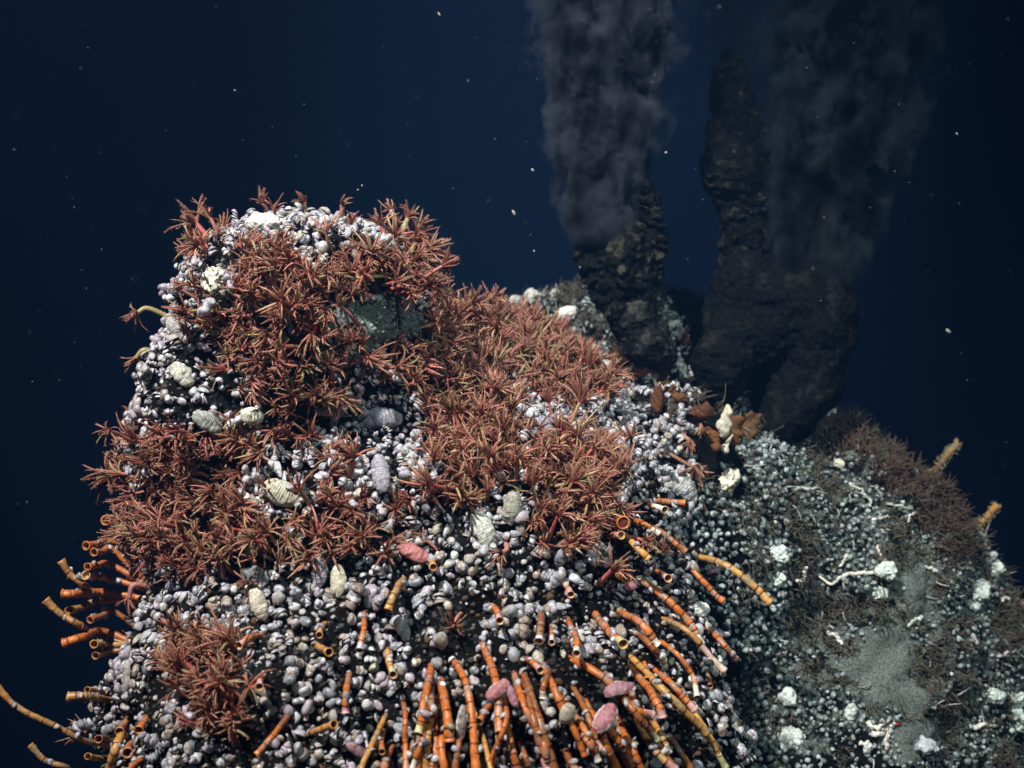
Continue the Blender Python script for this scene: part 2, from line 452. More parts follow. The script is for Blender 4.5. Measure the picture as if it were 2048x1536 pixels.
def T_crown(s, tip, axis, ng=None, spread=1.0):
    r = random.Random(s + 1000)
    b = Bag()
    ng = ng or r.randint(8, 16); lw = r.uniform(.8, 1.15); hot = r.choice([1, .5, .35, .2]); sway = np.array([r.gauss(0, .0035), r.gauss(0, .0035), r.gauss(0, .002)])
    q = np.array(perp_frame(Vector(axis)).to_matrix())
    red = np.array(r.choice([(.42, .03, .028), (.32, .055, .035), (.27, .07, .045)]))
    mid = np.array(r.choice([(.176, .056, .036), (.154, .044, .030), (.188, .065, .043), (.140, .052, .033)]))
    end = np.array(r.choice([(.21, .115, .066), (.25, .15, .085), (.19, .09, .056)]))
    for k in range(ng):
        a = 2 * math.pi * k / ng + r.uniform(-.25, .25)
        L = r.uniform(.010, .023) * lw; tilt0 = r.uniform(.08, .75) * spread; curl = r.choice([r.uniform(.6, 1.9), r.uniform(-1.1, .6), r.uniform(-.6, 1.2)])
        m = 7; p = np.zeros((m, 3)); p[0] = (math.cos(a) * .0009, math.sin(a) * .0009, -.001)
        side = r.uniform(-.7, .7)
        for i in range(1, m):
            th = tilt0 + curl * i / (m - 1)
            aa = a + side * i / (m - 1)
            p[i] = p[i - 1] + L / (m - 1) * np.array([math.sin(th) * math.cos(aa), math.sin(th) * math.sin(aa), math.cos(th)])
        t = np.linspace(0, 1, m)
        p = p + sway * (t ** 2)[:, None]
        rad = .00104 * r.uniform(.7, 1.2) * np.array([.62, .85, 1, .98, .85, .6, .16])
        V, F, rg = sweep(p @ q.T + tip, rad, 5, False, True, .8)
        tt = t[rg]
        w0 = np.clip(1 - tt / .22, 0, 1)[:, None] * hot; w2 = np.clip((tt - .45) / .55, 0, 1)[:, None]
        # a paler midrib runs along the upper side of each gill
        kk = r.random(); mid_, end_ = mid, end
        if kk < .09: mid = np.array((.25, .15, .085)); end = np.array((.32, .22, .13))
        elif kk < .18: mid = np.array((.24, .070, .060)); end = np.array((.30, .13, .10))
        elif kk < .25: mid = np.array((.15, .115, .045)); end = np.array((.24, .19, .09))
        rib = np.where(np.arange(len(V)) % 5 == 1, 1.45, .92)[:, None]
        b.add(V, F, np.clip(((mid * (1 - w2) + end * w2) * (1 - w0) + red * w0 + (rib > 1) * np.array([.05, .018, .016])) * rib * r.uniform(.8, 1.2), 0, .8))
        # soft fringe of filaments along both edges
        pw = p @ q.T + tip
        tg = np.gradient(pw, axis=0); tg /= np.linalg.norm(tg, axis=1)[:, None]
        sd = np.cross(tg, q @ np.array([math.cos(a), math.sin(a), .3])); sd /= np.linalg.norm(sd, axis=1)[:, None] + 1e-9
        for sg in (-1, 1):
            for x in np.linspace(.16, .97, 11):
                i0 = x * (m - 1); k0 = min(int(i0), m - 2); f0 = i0 - k0
                c0 = pw[k0] * (1 - f0) + pw[k0 + 1] * f0; tt0 = tg[k0]; s0 = sd[k0] * sg
                ln = .0026 * r.uniform(.7, 1.2) * (1 - .45 * x)
                b.add(np.array([c0 - tt0 * .0005, c0 + tt0 * .0005, c0 + s0 * ln + tt0 * ln * .9 + np.array([r.gauss(0, .0003) for _ in range(3)])]), np.array([[0, 1, 2, 2]]), mid * r.uniform(.9, 1.35) + np.array([.02, .012, .008]))
        mid, end = mid_, end_
    return b.arr()

WORM_T = []
for s in range(30):
    st = T_stalk(s)
    WORM_T.append((st[:3], T_crown(s, st[3], st[4])))
WORM_ME = [(mk_mesh('stalk', a[0], a[1], m_stalk, a[2]), mk_mesh('gill_crown', b[0], b[1], m_gill, b[2])) for a, b in WORM_T]

def T_shell(s):
    """limpet, about 1 long"""
    r = random.Random(s + 500)
    n, m = 16, 8
    W = r.uniform(.58, .88); Hh = r.uniform(.24, .44); ap = r.uniform(-.22, .12)
    a = np.linspace(0, 2 * math.pi, n, endpoint=False)
    V = []; C = []
    base = np.array(r.choice([(.25, .25, .295), (.21, .205, .235), (.27, .24, .215), (.32, .32, .35), (.16, .165, .185), (.30, .265, .27), (.17, .13, .10), (.23, .235, .25), (.10, .105, .12), (.36, .36, .37), (.22, .20, .13), (.24, .20, .235)])) * r.uniform(.9, 1.3)
    ridge = 1 + .05 * np.cos(a * r.choice([3, 5, 7, 9]) + r.uniform(0, 6)) + .05 * np.cos(a * 2 + r.uniform(0, 6))
    for i in range(m):
        t = i / (m - 1)                     # 0 edge .. 1 apex
        rr = math.cos(t * math.pi / 2) ** .8
        wob = 1 + (.03 if i % 2 else -.02)
        V.append(np.stack([np.cos(a) * .5 * rr * wob * ridge + ap * t, np.sin(a) * .5 * W * rr * wob * ridge, np.full(n, Hh * math.sin(t * math.pi / 2))], 1))
        C += [base * (1.25 if i % 2 else .82) * (1 + .35 * (t > .72))] * n
    V = np.concatenate(V)
    V = np.vstack([V, [0, 0, .03]]); C.append(base * .6); q = len(V) - 1
    i = np.arange(m - 1)[:, None] * n; j = np.arange(n)[None, :]; k = (j + 1) % n
    F = np.stack([i + j, i + k, i + n + k, i + n + j], -1).reshape(-1, 4)
    jj = np.arange(n); kk = (jj + 1) % n
    F = np.vstack([F, np.stack([kk, jj, np.full(n, q), np.full(n, q)], -1)])
    V[:, :2] *= 1 + .14 * vnoise(V * 2.6 + s)[:, None]; V[:, 2] *= 1 + .22 * vnoise(V * 3.1 + s + 9)
    return V, F, np.clip(np.array(C), 0, .9)
SHELL_T = [T_shell(s) for s in range(24)]
SHELL_ME = [mk_mesh('limpet', v, f, m_shell, c) for v, f, c in SHELL_T]
def shade_word(c):
    c = np.mean(c, 0); g = c.mean()
    hue = 'lilac' if c[2] > c[0] * 1.12 else 'brownish' if c[0] > c[2] * 1.12 else 'grey'
    return ('pale ' if g > .31 else 'dark ' if g < .205 else '') + hue
PALE = [k for k, t_ in enumerate(SHELL_T) if np.mean(t_[2]) > .25]
SHELL_W = [shade_word(c) for _, _, c in SHELL_T]

# white bacterial film on the shells
n, l = m_shell.node_tree.nodes, m_shell.node_tree.links
b = n["Principled BSDF"]; src = b.inputs['Base Color'].links[0].from_socket
t = noise_tex(n, l, 1.0, 6, .75); g = n.new('ShaderNodeNewGeometry')
sc_ = n.new('ShaderNodeVectorMath'); sc_.operation = 'SCALE'; sc_.inputs['Scale'].default_value = 170; l.new(g.outputs['Position'], sc_.inputs[0]); l.new(sc_.outputs[0], t.inputs['Vector'])
rp = ramp(n, [(.50, (0, 0, 0)), (.68, (.75, .75, .75))]); l.new(t.outputs[0], rp.inputs[0])
mx = n.new('ShaderNodeMixRGB'); mx.inputs[2].default_value = (.60, .61, .66, 1)
l.new(rp.outputs[0], mx.inputs[0]); l.new(src, mx.inputs[1]); l.new(mx.outputs[0], b.inputs['Base Color'])

def qmat(q): return np.array(q.to_matrix())

# ------------------------------------------------------------------ where everything grows
def in_poly(u, v, poly):
    u = np.asarray(u); v = np.asarray(v); ins = np.zeros(u.shape, bool)
    n = len(poly)
    for i in range(n):
        x0, y0 = poly[i]; x1, y1 = poly[(i + 1) % n]
        c = ((y0 > v) != (y1 > v)) & (u < (x1 - x0) * (v - y0) / ((y1 - y0) or 1e-9) + x0)
        ins ^= c
    return ins
WORM_PATCH = [
    [(410, 590), (430, 520), (470, 475), (520, 440), (560, 405), (640, 470), (720, 480), (800, 500), (880, 500), (880, 590), (800, 610), (700, 590), (655, 605), (640, 660), (650, 720), (560, 760), (480, 740), (420, 690), (400, 640)],
    [(330, 520), (360, 490), (400, 470), (410, 500), (360, 540)],
    [(880, 640), (930, 590), (1010, 590), (1080, 640), (1180, 690), (1205, 770), (1258, 835), (1240, 920), (1220, 1000), (1240, 1075), (1110, 1105), (1060, 1080), (990, 1010), (880, 1010), (840, 940), (830, 850), (700, 760), (640, 740), (700, 700), (800, 690)],
    [(292, 875), (380, 865), (470, 880), (520, 900), (640, 880), (720, 920), (700, 960), (820, 1040), (800, 1110), (680, 1115), (560, 1120), (440, 1150), (310, 1120), (285, 1060), (285, 950)],
    [(350, 1290), (440, 1280), (500, 1380), (470, 1490), (400, 1470), (355, 1380)],
    [(450, 750), (650, 740), (730, 850), (700, 900), (560, 900), (490, 850)],
    [(800, 930), (900, 940), (960, 1010), (900, 1030), (830, 1000)],
    [(640, 900), (740, 900), (840, 1000), (850, 1060), (760, 1060), (680, 1000)],
]
SHELL_SPOT = [(736, 843, 106), (780, 958, 90), (574, 978, 82), (1068, 853, 54), (1212, 862, 72), (620, 905, 36), (1330, 900, 55), (1020, 1020, 42), (620, 920, 34), (1035, 790, 30), (500, 475, 60), (440, 555, 52), (600, 475, 62), (730, 475, 62), (350, 560, 60), (510, 830, 44)]
BARE = [[(645, 640), (690, 590), (830, 600), (870, 640), (850, 690), (790, 700), (720, 720), (640, 750)],
        [(1690, 1330), (1750, 1260), (1815, 1250), (1825, 1320), (1860, 1390), (1840, 1430), (1720, 1400)],
        [(1790, 1110), (1850, 1120), (1890, 1210), (1830, 1240)],
        [(1780, 1450), (1870, 1430), (1900, 1480), (1800, 1530)]]
DARK = [[(430, 1400), (520, 1340), (540, 1500), (470, 1536)], [(940, 1180), (880, 1215), (830, 1290), (930, 1300), (960, 1240)], [(1400, 790), (1450, 830), (1480, 900), (1450, 1000), (1380, 900)],
        [(1560, 1440), (1640, 1460), (1640, 1500), (1560, 1490)]]

area = np.linalg.norm(np.cross(MV[MF[:, 1]] - MV[MF[:, 0]], MV[MF[:, 3]] - MV[MF[:, 0]]), axis=1)
def sample(n):
    f = RNG.choice(len(MF), n, p=area / area.sum())
    a, b = RNG.random((2, n, 1))
    q = MV[MF[f]]
    p = (q[:, 0] * (1 - a) + q[:, 1] * a) * (1 - b) + (q[:, 3] * (1 - a) + q[:, 2] * a) * b
    nn = MN[MF[f, 0]]
    u, v, d = proj(p)
    view = (np.array(CAM) - p); view /= np.linalg.norm(view, axis=1)[:, None]
    keep = ((nn * view).sum(1) > -.45) & (u > -160) & (u < 2210) & (v > 300) & (v < 1780)
    return p[keep], nn[keep], u[keep], v[keep], d[keep]
def thin(p, dist):
    """indices that keep points at least dist (scalar or per point) apart"""
    g = {}; out = []
    dist = np.broadcast_to(dist, (len(p),)); c = float(dist.max())
    cells = np.floor(p / c).astype(int)
    for i in range(len(p)):
        k = tuple(cells[i]); ok = True
        for dx in (-1, 0, 1):
            for dy in (-1, 0, 1):
                for dz in (-1, 0, 1):
                    for j in g.get((k[0] + dx, k[1] + dy, k[2] + dz), ()):
                        if ((p[i] - p[j]) ** 2).sum() < dist[i] ** 2: ok = False; break
                    if not ok: break
                if not ok: break
            if not ok: break
        if ok: g.setdefault(k, []).append(i); out.append(i)
    return np.array(out, int)

SP, SN, SU, SV, SD = sample(330000)
FAR = (SD > 1.47) & (SU > 1380) | (SD > 1.72)
jit = fbm(SP * 28 + 5, 2) * 26              # ragged patch borders
worm_z = np.zeros(len(SP), bool)
for poly in WORM_PATCH: worm_z |= in_poly(SU + jit, SV + jit * .7, poly)
spot_z = np.zeros(len(SP), bool)
for (a, b, r) in SHELL_SPOT: spot_z |= np.hypot(SU - a, SV - b) + jit * .5 < r
film = np.zeros(len(MV))
vu, vv, vd = proj(MV); jv = fbm(MV * 30 + 9, 3) * 30
for k, poly in enumerate(BARE):
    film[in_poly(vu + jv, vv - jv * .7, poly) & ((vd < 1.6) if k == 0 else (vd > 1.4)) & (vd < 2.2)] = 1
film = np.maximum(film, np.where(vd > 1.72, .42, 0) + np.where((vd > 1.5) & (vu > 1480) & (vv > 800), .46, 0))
for k in range(3):
    acc = np.zeros(len(MV)); cn = np.zeros(len(MV))
    for a_ in range(4): np.add.at(acc, MF[:, a_], film[MF].mean(1)); np.add.at(cn, MF[:, a_], 1)
    film = acc / np.maximum(cn, 1)
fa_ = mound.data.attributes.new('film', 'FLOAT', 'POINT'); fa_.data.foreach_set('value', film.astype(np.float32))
bare_z = np.zeros(len(SP), bool)
for poly in BARE: bare_z |= in_poly(SU + jit * .8, SV - jit * .6, poly)
dark_z = np.zeros(len(SP), bool)
for poly in DARK: dark_z |= in_poly(SU + jit, SV + jit, poly)
worm_z &= ~spot_z & ~FAR & ~bare_z

def visible(p):
    p = Vector(p); d = (CAM - p); L = d.length; d.normalize()
    return BVH.ray_cast(p + d * .006, d, L)[0] is None

# ------------------------------------------------------------------ scale worms
def surf(u, v):
    p, n = hit(u, v)
    if p is None:
        p, n, i, t = BVH.find_nearest(P(u, v, 1.4))
    return p, n

def scale_worm_mesh(L, W, bend, col, rim, seed, soft=False):
    m, n = 60, 20
    t = np.linspace(0, 1, m); nseg = 15
    prof = np.clip(np.sin(np.pi * np.clip(t * .96 + .02, 0, 1)), 0, 1) ** .42
    V, C = [], []
    for i in range(m):
        x = (t[i] - .5) * L
        ang = bend * (t[i] - .5); R_ = L / bend if abs(bend) > .05 else 1e6
        cx = R_ * math.sin(ang) if abs(bend) > .05 else x
        cy = R_ * (1 - math.cos(ang)) if abs(bend) > .05 else 0
        for k in range(n):
            a = 2 * math.pi * k / n
            y = math.cos(a) * W / 2 * prof[i]
            ph = t[i] * nseg + abs(math.cos(a)) * .8          # scales overlap backwards in a chevron
            saw = (ph % 1.0)
            lift = 1 + ((.05 if soft else .16) * saw if math.sin(a) > 0 else 0)
            dorsal = max(0.0, 1 - (abs(math.cos(a)) / .16)) * (.10 if not soft else .04)
            z = (math.sin(a) * (.62 if math.sin(a) > 0 else .25) * (lift - dorsal) + .25) * W / 2 * prof[i]
            V.append((cx - math.sin(ang) * y, cy + math.cos(ang) * y, z))
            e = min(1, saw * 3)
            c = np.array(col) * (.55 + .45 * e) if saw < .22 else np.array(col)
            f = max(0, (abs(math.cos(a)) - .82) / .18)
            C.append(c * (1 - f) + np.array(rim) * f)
    V = np.array(V); V = np.vstack([V, [V[:n].mean(0)], [V[-n:].mean(0)]]); C += [col, col]
    i = np.arange(m - 1)[:, None] * n; j = np.arange(n)[None, :]; k = (j + 1) % n
    F = np.stack([i + j, i + n + j, i + n + k, i + k], -1).reshape(-1, 4)
    jj = np.arange(n); kk = (jj + 1) % n; q = len(V) - 2
    F = np.vstack([F, np.stack([jj, kk, np.full(n, q), np.full(n, q)], -1), np.stack([(m - 1) * n + kk, (m - 1) * n + jj, np.full(n, q + 1), np.full(n, q + 1)], -1)])
    V = V + vnormals(V, F) * (fbm(V * 210 + seed, 3) * W * .06)[:, None]
    return V, F, np.array(C)

LILAC, GREY, CREAM, DARKG, PINK, ROSE = (.24, .225, .265), (.27, .27, .26), (.37, .35, .27), (.15, .155, .165), (.36, .13, .125), (.27, .12, .15)
# column, row, length in pixels, heading (degrees, anticlockwise), bend, width/length, colour, label, short phrase
SCALE_WORMS = [
    (757, 832, 100, 8, -1.3, .40, LILAC, "lilac scale worm arched over the snail cluster in mid terrace", "lilac worm arched over snails"),
    (765, 955, 84, 100, .2, .44, LILAC, "lilac scale worm lying upright among loose white limpets below mid terrace", "upright lilac scale worm"),
    (563, 988, 80, -25, .7, .62, CREAM, "fat cream scale worm with dark creases, limpets round it, ringed by red worms", "fat cream scale worm"),
    (962, 1062, 76, 112, .2, .56, (.42, .42, .37), "pale oval scale worm with grooved back just below the red thicket", "pale oval scale worm"),
    (1022, 1016, 66, 78, .2, .58, (.24, .23, .19), "dull olive grey scale worm half sunk in red palm worms", "olive grey scale worm"),
    (517, 1152, 62, -8, .3, .62, DARKG, "dark grey stubby scale worm under the lower edge of red worms", "stubby dark scale worm"),
    (637, 1146, 66, 85, .3, .46, LILAC, "lilac scale worm standing upright beside a cream one", "lilac worm beside cream one"),
    (680, 1168, 66, 95, .5, .5, CREAM, "cream scale worm curled upright beside a lilac one", "cream worm curled upright"),
    (518, 1210, 66, -70, .3, .5, (.45, .40, .32), "beige scale worm with fine grooves among crowded limpets", "beige grooved scale worm"),
    (1085, 852, 84, -18, -.7, .42, LILAC, "long lilac grey scale worm in the shell gap of the upper thicket", "long lilac scale worm"),
    (1362, 968, 84, -42, -1.2, .5, (.38, .38, .36), "whitish scale worm curled on the right shoulder above orange tubes", "whitish curled scale worm"),
    (416, 842, 62, -35, .1, .6, (.25, .26, .24), "smooth grey oval scale worm under the knob's shell crust", "smooth grey oval worm"),
    (364, 754, 58, -50, .2, .62, (.40, .39, .33), "buff scale worm among shells low on the left knob", "buff scale worm"),
    (506, 826, 44, 0, .5, .85, (.55, .55, .43), "small round cream scale worm at the edge of the knob shadow", "round cream scale worm"),
    (356, 656, 62, -50, .6, .42, (.30, .30, .28), "slim grey scale worm on the left flank of the knob", "slim grey scale worm"),
    (262, 1350, 60, 95, .1, .30, (.25, .23, .22), "narrow grey scale worm hanging on the left flank near yellow tubes", "narrow grey scale worm"),
    (405, 770, 0, 0, 0, .5, GREY, None, None),
    (825, 1112, 66, -28, .15, .50, PINK, "glossy pink scale worm beside a short yellow tube mouth", "glossy pink scale worm"),
    (998, 1384, 54, 42, .2, .50, (.34, .13, .14), "rosy scale worm clinging across an orange tube", "rosy worm across tube"),
    (1026, 1396, 40, -72, .5, .42, ROSE, "small dark rose worm curled beside the rosy one on a tube", "small dark rose worm"),
    (1238, 1387, 58, 12, -.5, .52, ROSE, "rose scale worm with white fringe draped over an orange tube", "white-fringed rose worm"),
    (1209, 1446, 64, 62, .5, .60, (.32, .13, .15), "large plum pink scale worm bulging over two orange tubes", "plum pink scale worm"),
    (715, 1497, 50, -30, .2, .44, (.23, .13, .145), "purplish scale worm near the bottom edge left of the tubes", "purplish scale worm"),
    (918, 1442, 66, 84, -.3, .30, (.24, .20, .18), "brown grey scale worm with white bristles beside a wide orange tube", "bristly brown worm"),
    (145, 1178, 32, 20, -.8, .6, (.30, .14, .15), "pinkish scale worm riding on a stub of orange tube at left", "pinkish worm at left"),
    (1256, 1173, 28, 10, 0, .7, (.27, .10, .12), "little crimson scale worm under a short open orange tube", "little crimson worm"),
    (1415, 1135, 26, -10, 0, .8, (.29, .16, .18), "little mauve scale worm among limpets near long orange tubes", "little mauve worm"),
    (1130, 1424, 40, 60, 0, .8, (.30, .26, .20), "round buff scale worm with dark ridges on leaning tubes", "round buff worm"),
    (812, 1462, 52, -25, .1, .42, (.21, .22, .25), "slate blue scale worm lying across tube bases low in the middle", "slate blue scale worm"),
    (1650, 1150, 0, 0, 0, .5, GREY, None, None),
]
for i, (u, v, Lp, ang, bend, wl, col, label, short) in enumerate(SCALE_WORMS):
    if not label: continue
    LANDMARKS.append((u, v, short))
for i, (u, v, Lp, ang, bend, wl, col, label, short) in enumerate(SCALE_WORMS):
    if not label: continue
    p, n = surf(u, v)
    d = (p - CAM).dot(FWD)
    n = (n * .45 + (CAM - p).normalized() * .75).normalized()
    x = RGT * math.cos(math.radians(ang)) + UPV * math.sin(math.radians(ang))
    x = (x - n * x.dot(n)).normalized(); y = n.cross(x)
    L = Lp * d / FPX
    pink = col[0] > col[1] * 1.6
    rim = (.75, .72, .68) if short in ("white-fringed rose worm", "rosy worm across tube", "bristly brown worm", "plum pink scale worm") else tuple(np.array(col) * 1.25)
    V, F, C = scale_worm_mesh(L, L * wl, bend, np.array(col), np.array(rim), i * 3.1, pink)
    q = Matrix((x, y, n)).transposed().to_quaternion()
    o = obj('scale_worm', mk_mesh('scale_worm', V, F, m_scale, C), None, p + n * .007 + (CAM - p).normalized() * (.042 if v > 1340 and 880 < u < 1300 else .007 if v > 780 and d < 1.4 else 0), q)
    tag(o, label, 'scale worm', 'scale worms on the mound')

# ------------------------------------------------------------------ lumps of white bacterial crust
def lump(u, v, w_, h_, col, label, short, seed, knob=1.0, sink=.35):
    p, n = surf(u, v); d = (p - CAM).dot(FWD); k = d / FPX
    b = bmesh.new(); bmesh.ops.create_icosphere(b, subdivisions=5, radius=1.0)
    V = np.array([t.co[:] for t in b.verts]); F = np.array([[t.index for t in f.verts] + [f.verts[2].index] for f in b.faces]); b.free()
    N = V.copy()
    V = V * np.array([w_ / 2 * k, (w_ + h_) / 4 * k, h_ / 2 * k])
    V = V + N * (fbm(V * 80 + seed * 3.3, 4) * .26 + (.25 - np.abs(fbm(V * 150 + seed, 3))) * .26 * knob)[:, None] * h_ / 2 * k * 1.2
    C = np.array(col) * (1 + .25 * np.clip(vnoise(V * 300 + seed), -1, .6))[:, None]
    o = obj('bacterial_lump', mk_mesh('bacterial_lump', V, F, m_crust, C), None, p + n * (h_ / 2 * k * sink))
    tag(o, label, 'bacterial lump', 'white bacterial lumps')
    if short: LANDMARKS.append((u, v, short))
WH, CRM, GRN = (.58, .58, .54), (.54, .52, .42), (.50, .56, .53)
LUMPS = [
    (527, 457, 70, 40, WH, "flat white crust lump on the crest of the left knob", "crest's flat white lump"),
    (737, 472, 72, 62, WH, "big bright white lump on the right shoulder of the knob", "bright knob lump"),
    (772, 505, 50, 30, (.6, .6, .55), "greyish crust lump just under the bright shoulder lump", None),
    (440, 556, 52, 58, CRM, "cream crust lump half covered by worms on the knob's face", "half covered cream lump"),
    (1450, 966, 38, 50, CRM, "lone cream lump at the top of the dark crevice", "lone cream lump"),
    (1371, 748, 40, 46, WH, "white lump wedged between the two black chimneys", "lump between chimneys"),
    (1384, 788, 52, 26, (.62, .64, .60), "flattened white lump at the foot of the tall chimney", "chimney foot lump"),
    (1034, 606, 28, 24, WH, "leftmost white lump on the far back ridge", None),
    (1071, 599, 40, 34, WH, "largest white lump on the far back ridge", None),
    (1110, 589, 18, 22, (.6, .58, .56), "tiny lump sticking up from the far back ridge", None),
    (1133, 634, 46, 34, (.62, .66, .60), "pale green lump on the slope of the back ridge", None),
    (1100, 665, 34, 20, WH, "low white lump behind the upper worm thicket", None),
    (1349, 660, 28, 34, WH, "white lump on the ridge right of the short chimney", None),
    (1640, 832, 66, 40, GRN, "knobbly pale green lump at the top of the right slope", "green lump atop slope"),
    (1614, 850, 40, 34, GRN, "smaller green lump beside the knobbly one atop the slope", None),
    (1678, 928, 18, 18, CRM, "small cream lump in brown turf high on the right slope", None),
    (1560, 1112, 48, 40, GRN, "round pale green lump beside the crevice on the right", "round green lump"),
    (1556, 1156, 36, 30, (.58, .62, .56), "whiter lump directly under the round green one", None),
    (1768, 1146, 46, 36, (.55, .60, .56), "star shaped whitish lump with a white tube leading to it", "star shaped lump"),
    (1762, 1192, 26, 34, GRN, "narrow lump just below the star shaped one", None),
    (1970, 1118, 30, 32, GRN, "upper pale lump on the right skyline", None),
    (1992, 1142, 30, 34, (.6, .65, .6), "whitest lump on the right skyline", "whitest skyline lump"),
    (1958, 1184, 44, 44, GRN, "broad pale lump under the skyline lumps at right", None),
    (1946, 1212, 34, 20, GRN, "flat pale lump low in the right skyline cluster", None),
    (1985, 1392, 44, 34, GRN, "pale green lump near the lower right edge", "lower right green lump"),
    (2022, 1398, 46, 40, GRN, "large pale lump against the lower right picture edge", None),
    (2026, 1438, 36, 50, GRN, "tall pale lump beneath the large one at the right edge", None),
    (1588, 1482, 50, 42, (.45, .48, .45), "lobed grey lump near the bottom of the slope", "lobed grey lump"),
    (1850, 1494, 44, 40, (.42, .44, .47), "bluish grey lump on bare mud at the bottom right", "bluish bottom lump"),
    (1575, 1400, 34, 34, (.46, .5, .47), "round grey green lump beside dark hollow low on slope", None),
    (1700, 1420, 22, 40, (.42, .45, .42), "upright grey lump left of the bare mud patch", None),
    (1735, 1495, 22, 28, (.55, .57, .54), "small pale lump at the end of a white tube near the bottom", None),
    (1395, 1218, 36, 30, (.58, .60, .55), "pale lump between two orange tubes right of centre", "pale lump between tubes"),
    (1375, 965, 26, 40, (.50, .50, .46), "granular pale lump leaning on the whitish curled scale worm", None),
]
for i, (u, v, a, h_, c, lab, short) in enumerate(LUMPS):
    lump(u, v, a, h_, c, lab, short, i + 1)
LANDMARKS += [(1240, 560, "short black chimney"), (1480, 760, "tall chimney's base")]

# flame shaped crusts and rusty flakes at the foot of the chimneys
def flake(u, v, w_, h_, ang, col, label, seed, th=.004, dz=0.0):
    p, n = surf(u, v); d = (p - CAM).dot(FWD) - dz; k = d / FPX; p = P(u, v, d)
    m, s = 22, 12
    V, C = [], []
    for i in range(m):
        t = i / (m - 1); wd = (math.sin(math.pi * min(1, t * .85 + .12)) ** .8) * (1 + .4 * vnoise(np.array([t * 5, seed, .5])))
        cx = .30 * math.sin(t * 3 + seed) * w_ * k
        for j in range(s):
            a = 2 * math.pi * j / s
            V.append((cx + math.cos(a) * wd * w_ / 2 * k, math.sin(a) * th * (1.2 - t), (t - .2) * h_ * k))
            C.append(np.array(col) * (1 + .3 * vnoise(np.array([t * 9, j, seed]))))
    V = np.array(V); V = np.vstack([V, [V[:s].mean(0)], [V[-s:].mean(0)]]); C += [np.array(col)] * 2
    i = np.arange(m - 1)[:, None] * s; j = np.arange(s)[None, :]; kk = (j + 1) % s
    F = np.stack([i + j, i + kk, i + s + kk, i + s + j], -1).reshape(-1, 4)
    jj = np.arange(s); k2 = (jj + 1) % s; q = len(V) - 2
    F = np.vstack([F, np.stack([k2, jj, np.full(s, q), np.full(s, q)], -1), np.stack([(m - 1) * s + jj, (m - 1) * s + k2, np.full(s, q + 1), np.full(s, q + 1)], -1)])
    V = V + vnormals(V, F) * (fbm(V * 120 + seed, 3) * .0035)[:, None]
    o = obj('crust_flake', mk_mesh('crust_flake', V, F, m_crust, np.clip(C, 0, .9)), None, p, Quaternion(tuple(FWD), math.radians(ang)) )
    tag(o, label, 'crust flake', 'mineral flakes at the chimney feet')
RUST, RUST2, IV = (.075, .027, .010), (.10, .042, .015), (.48, .44, .34)
flake(1440, 858, 26, 66, 22, IV, "ivory flame shaped crust under the tall chimney", 1, dz=.03)
flake(1485, 850, 20, 60, -62, (.55, .47, .36), "thin ivory sliver pointing right under the tall chimney", 2, .003, .03)
flake(1468, 880, 50, 60, 20, RUST2, "rusty orange crust behind the ivory flame", 3, .006, .012)
flake(1455, 900, 16, 44, 10, IV, "ivory streak running down under the flame shaped crust", 4, .003, .028)
flake(1500, 870, 60, 50, -30, (.10, .05, .022), "dark rusty crust under the right lobe of the tall chimney", 5, .006, .01)
flake(1278, 752, 84, 74, -10, RUST, "broad rusty flake under the short chimney", 6, .008, .075)
flake(1246, 724, 56, 46, -40, (.11, .05, .025), "brown flake left under the short chimney", 7, .006, .075)
flake(1322, 765, 26, 46, 4, (.26, .115, .03), "amber flake standing below the tip of the short chimney", 8, .003, .07)
flake(1312, 770, 12, 46, 14, (.55, .50, .38), "narrow pale flake leaning on the amber one", 9, .003, .075)
flake(1245, 755, 16, 70, -48, (.42, .43, .40), "grey tube-like flake leaning in the upper thicket's right end", 10, .005, .02)
flake(1392, 826, 44, 40, 30, RUST, "rusty crust low between the two black chimneys", 12, .006, .03)
flake(1425, 888, 30, 46, -16, (.12, .045, .016), "dark rust crust left of the ivory streak", 13, .006, .02)
flake(1306, 800, 46, 38, 60, RUST, "rusty crust lying among shells below the short chimney", 14, .006, .03)
flake(1362, 796, 26, 40, -25, RUST2, "orange flake beside the lump between the chimneys", 15, .005, .04)
flake(1345, 830, 16, 70, 8, (.05, .035, .025), "dark brown strip hanging in front of the crevice", 11, .004, .02)

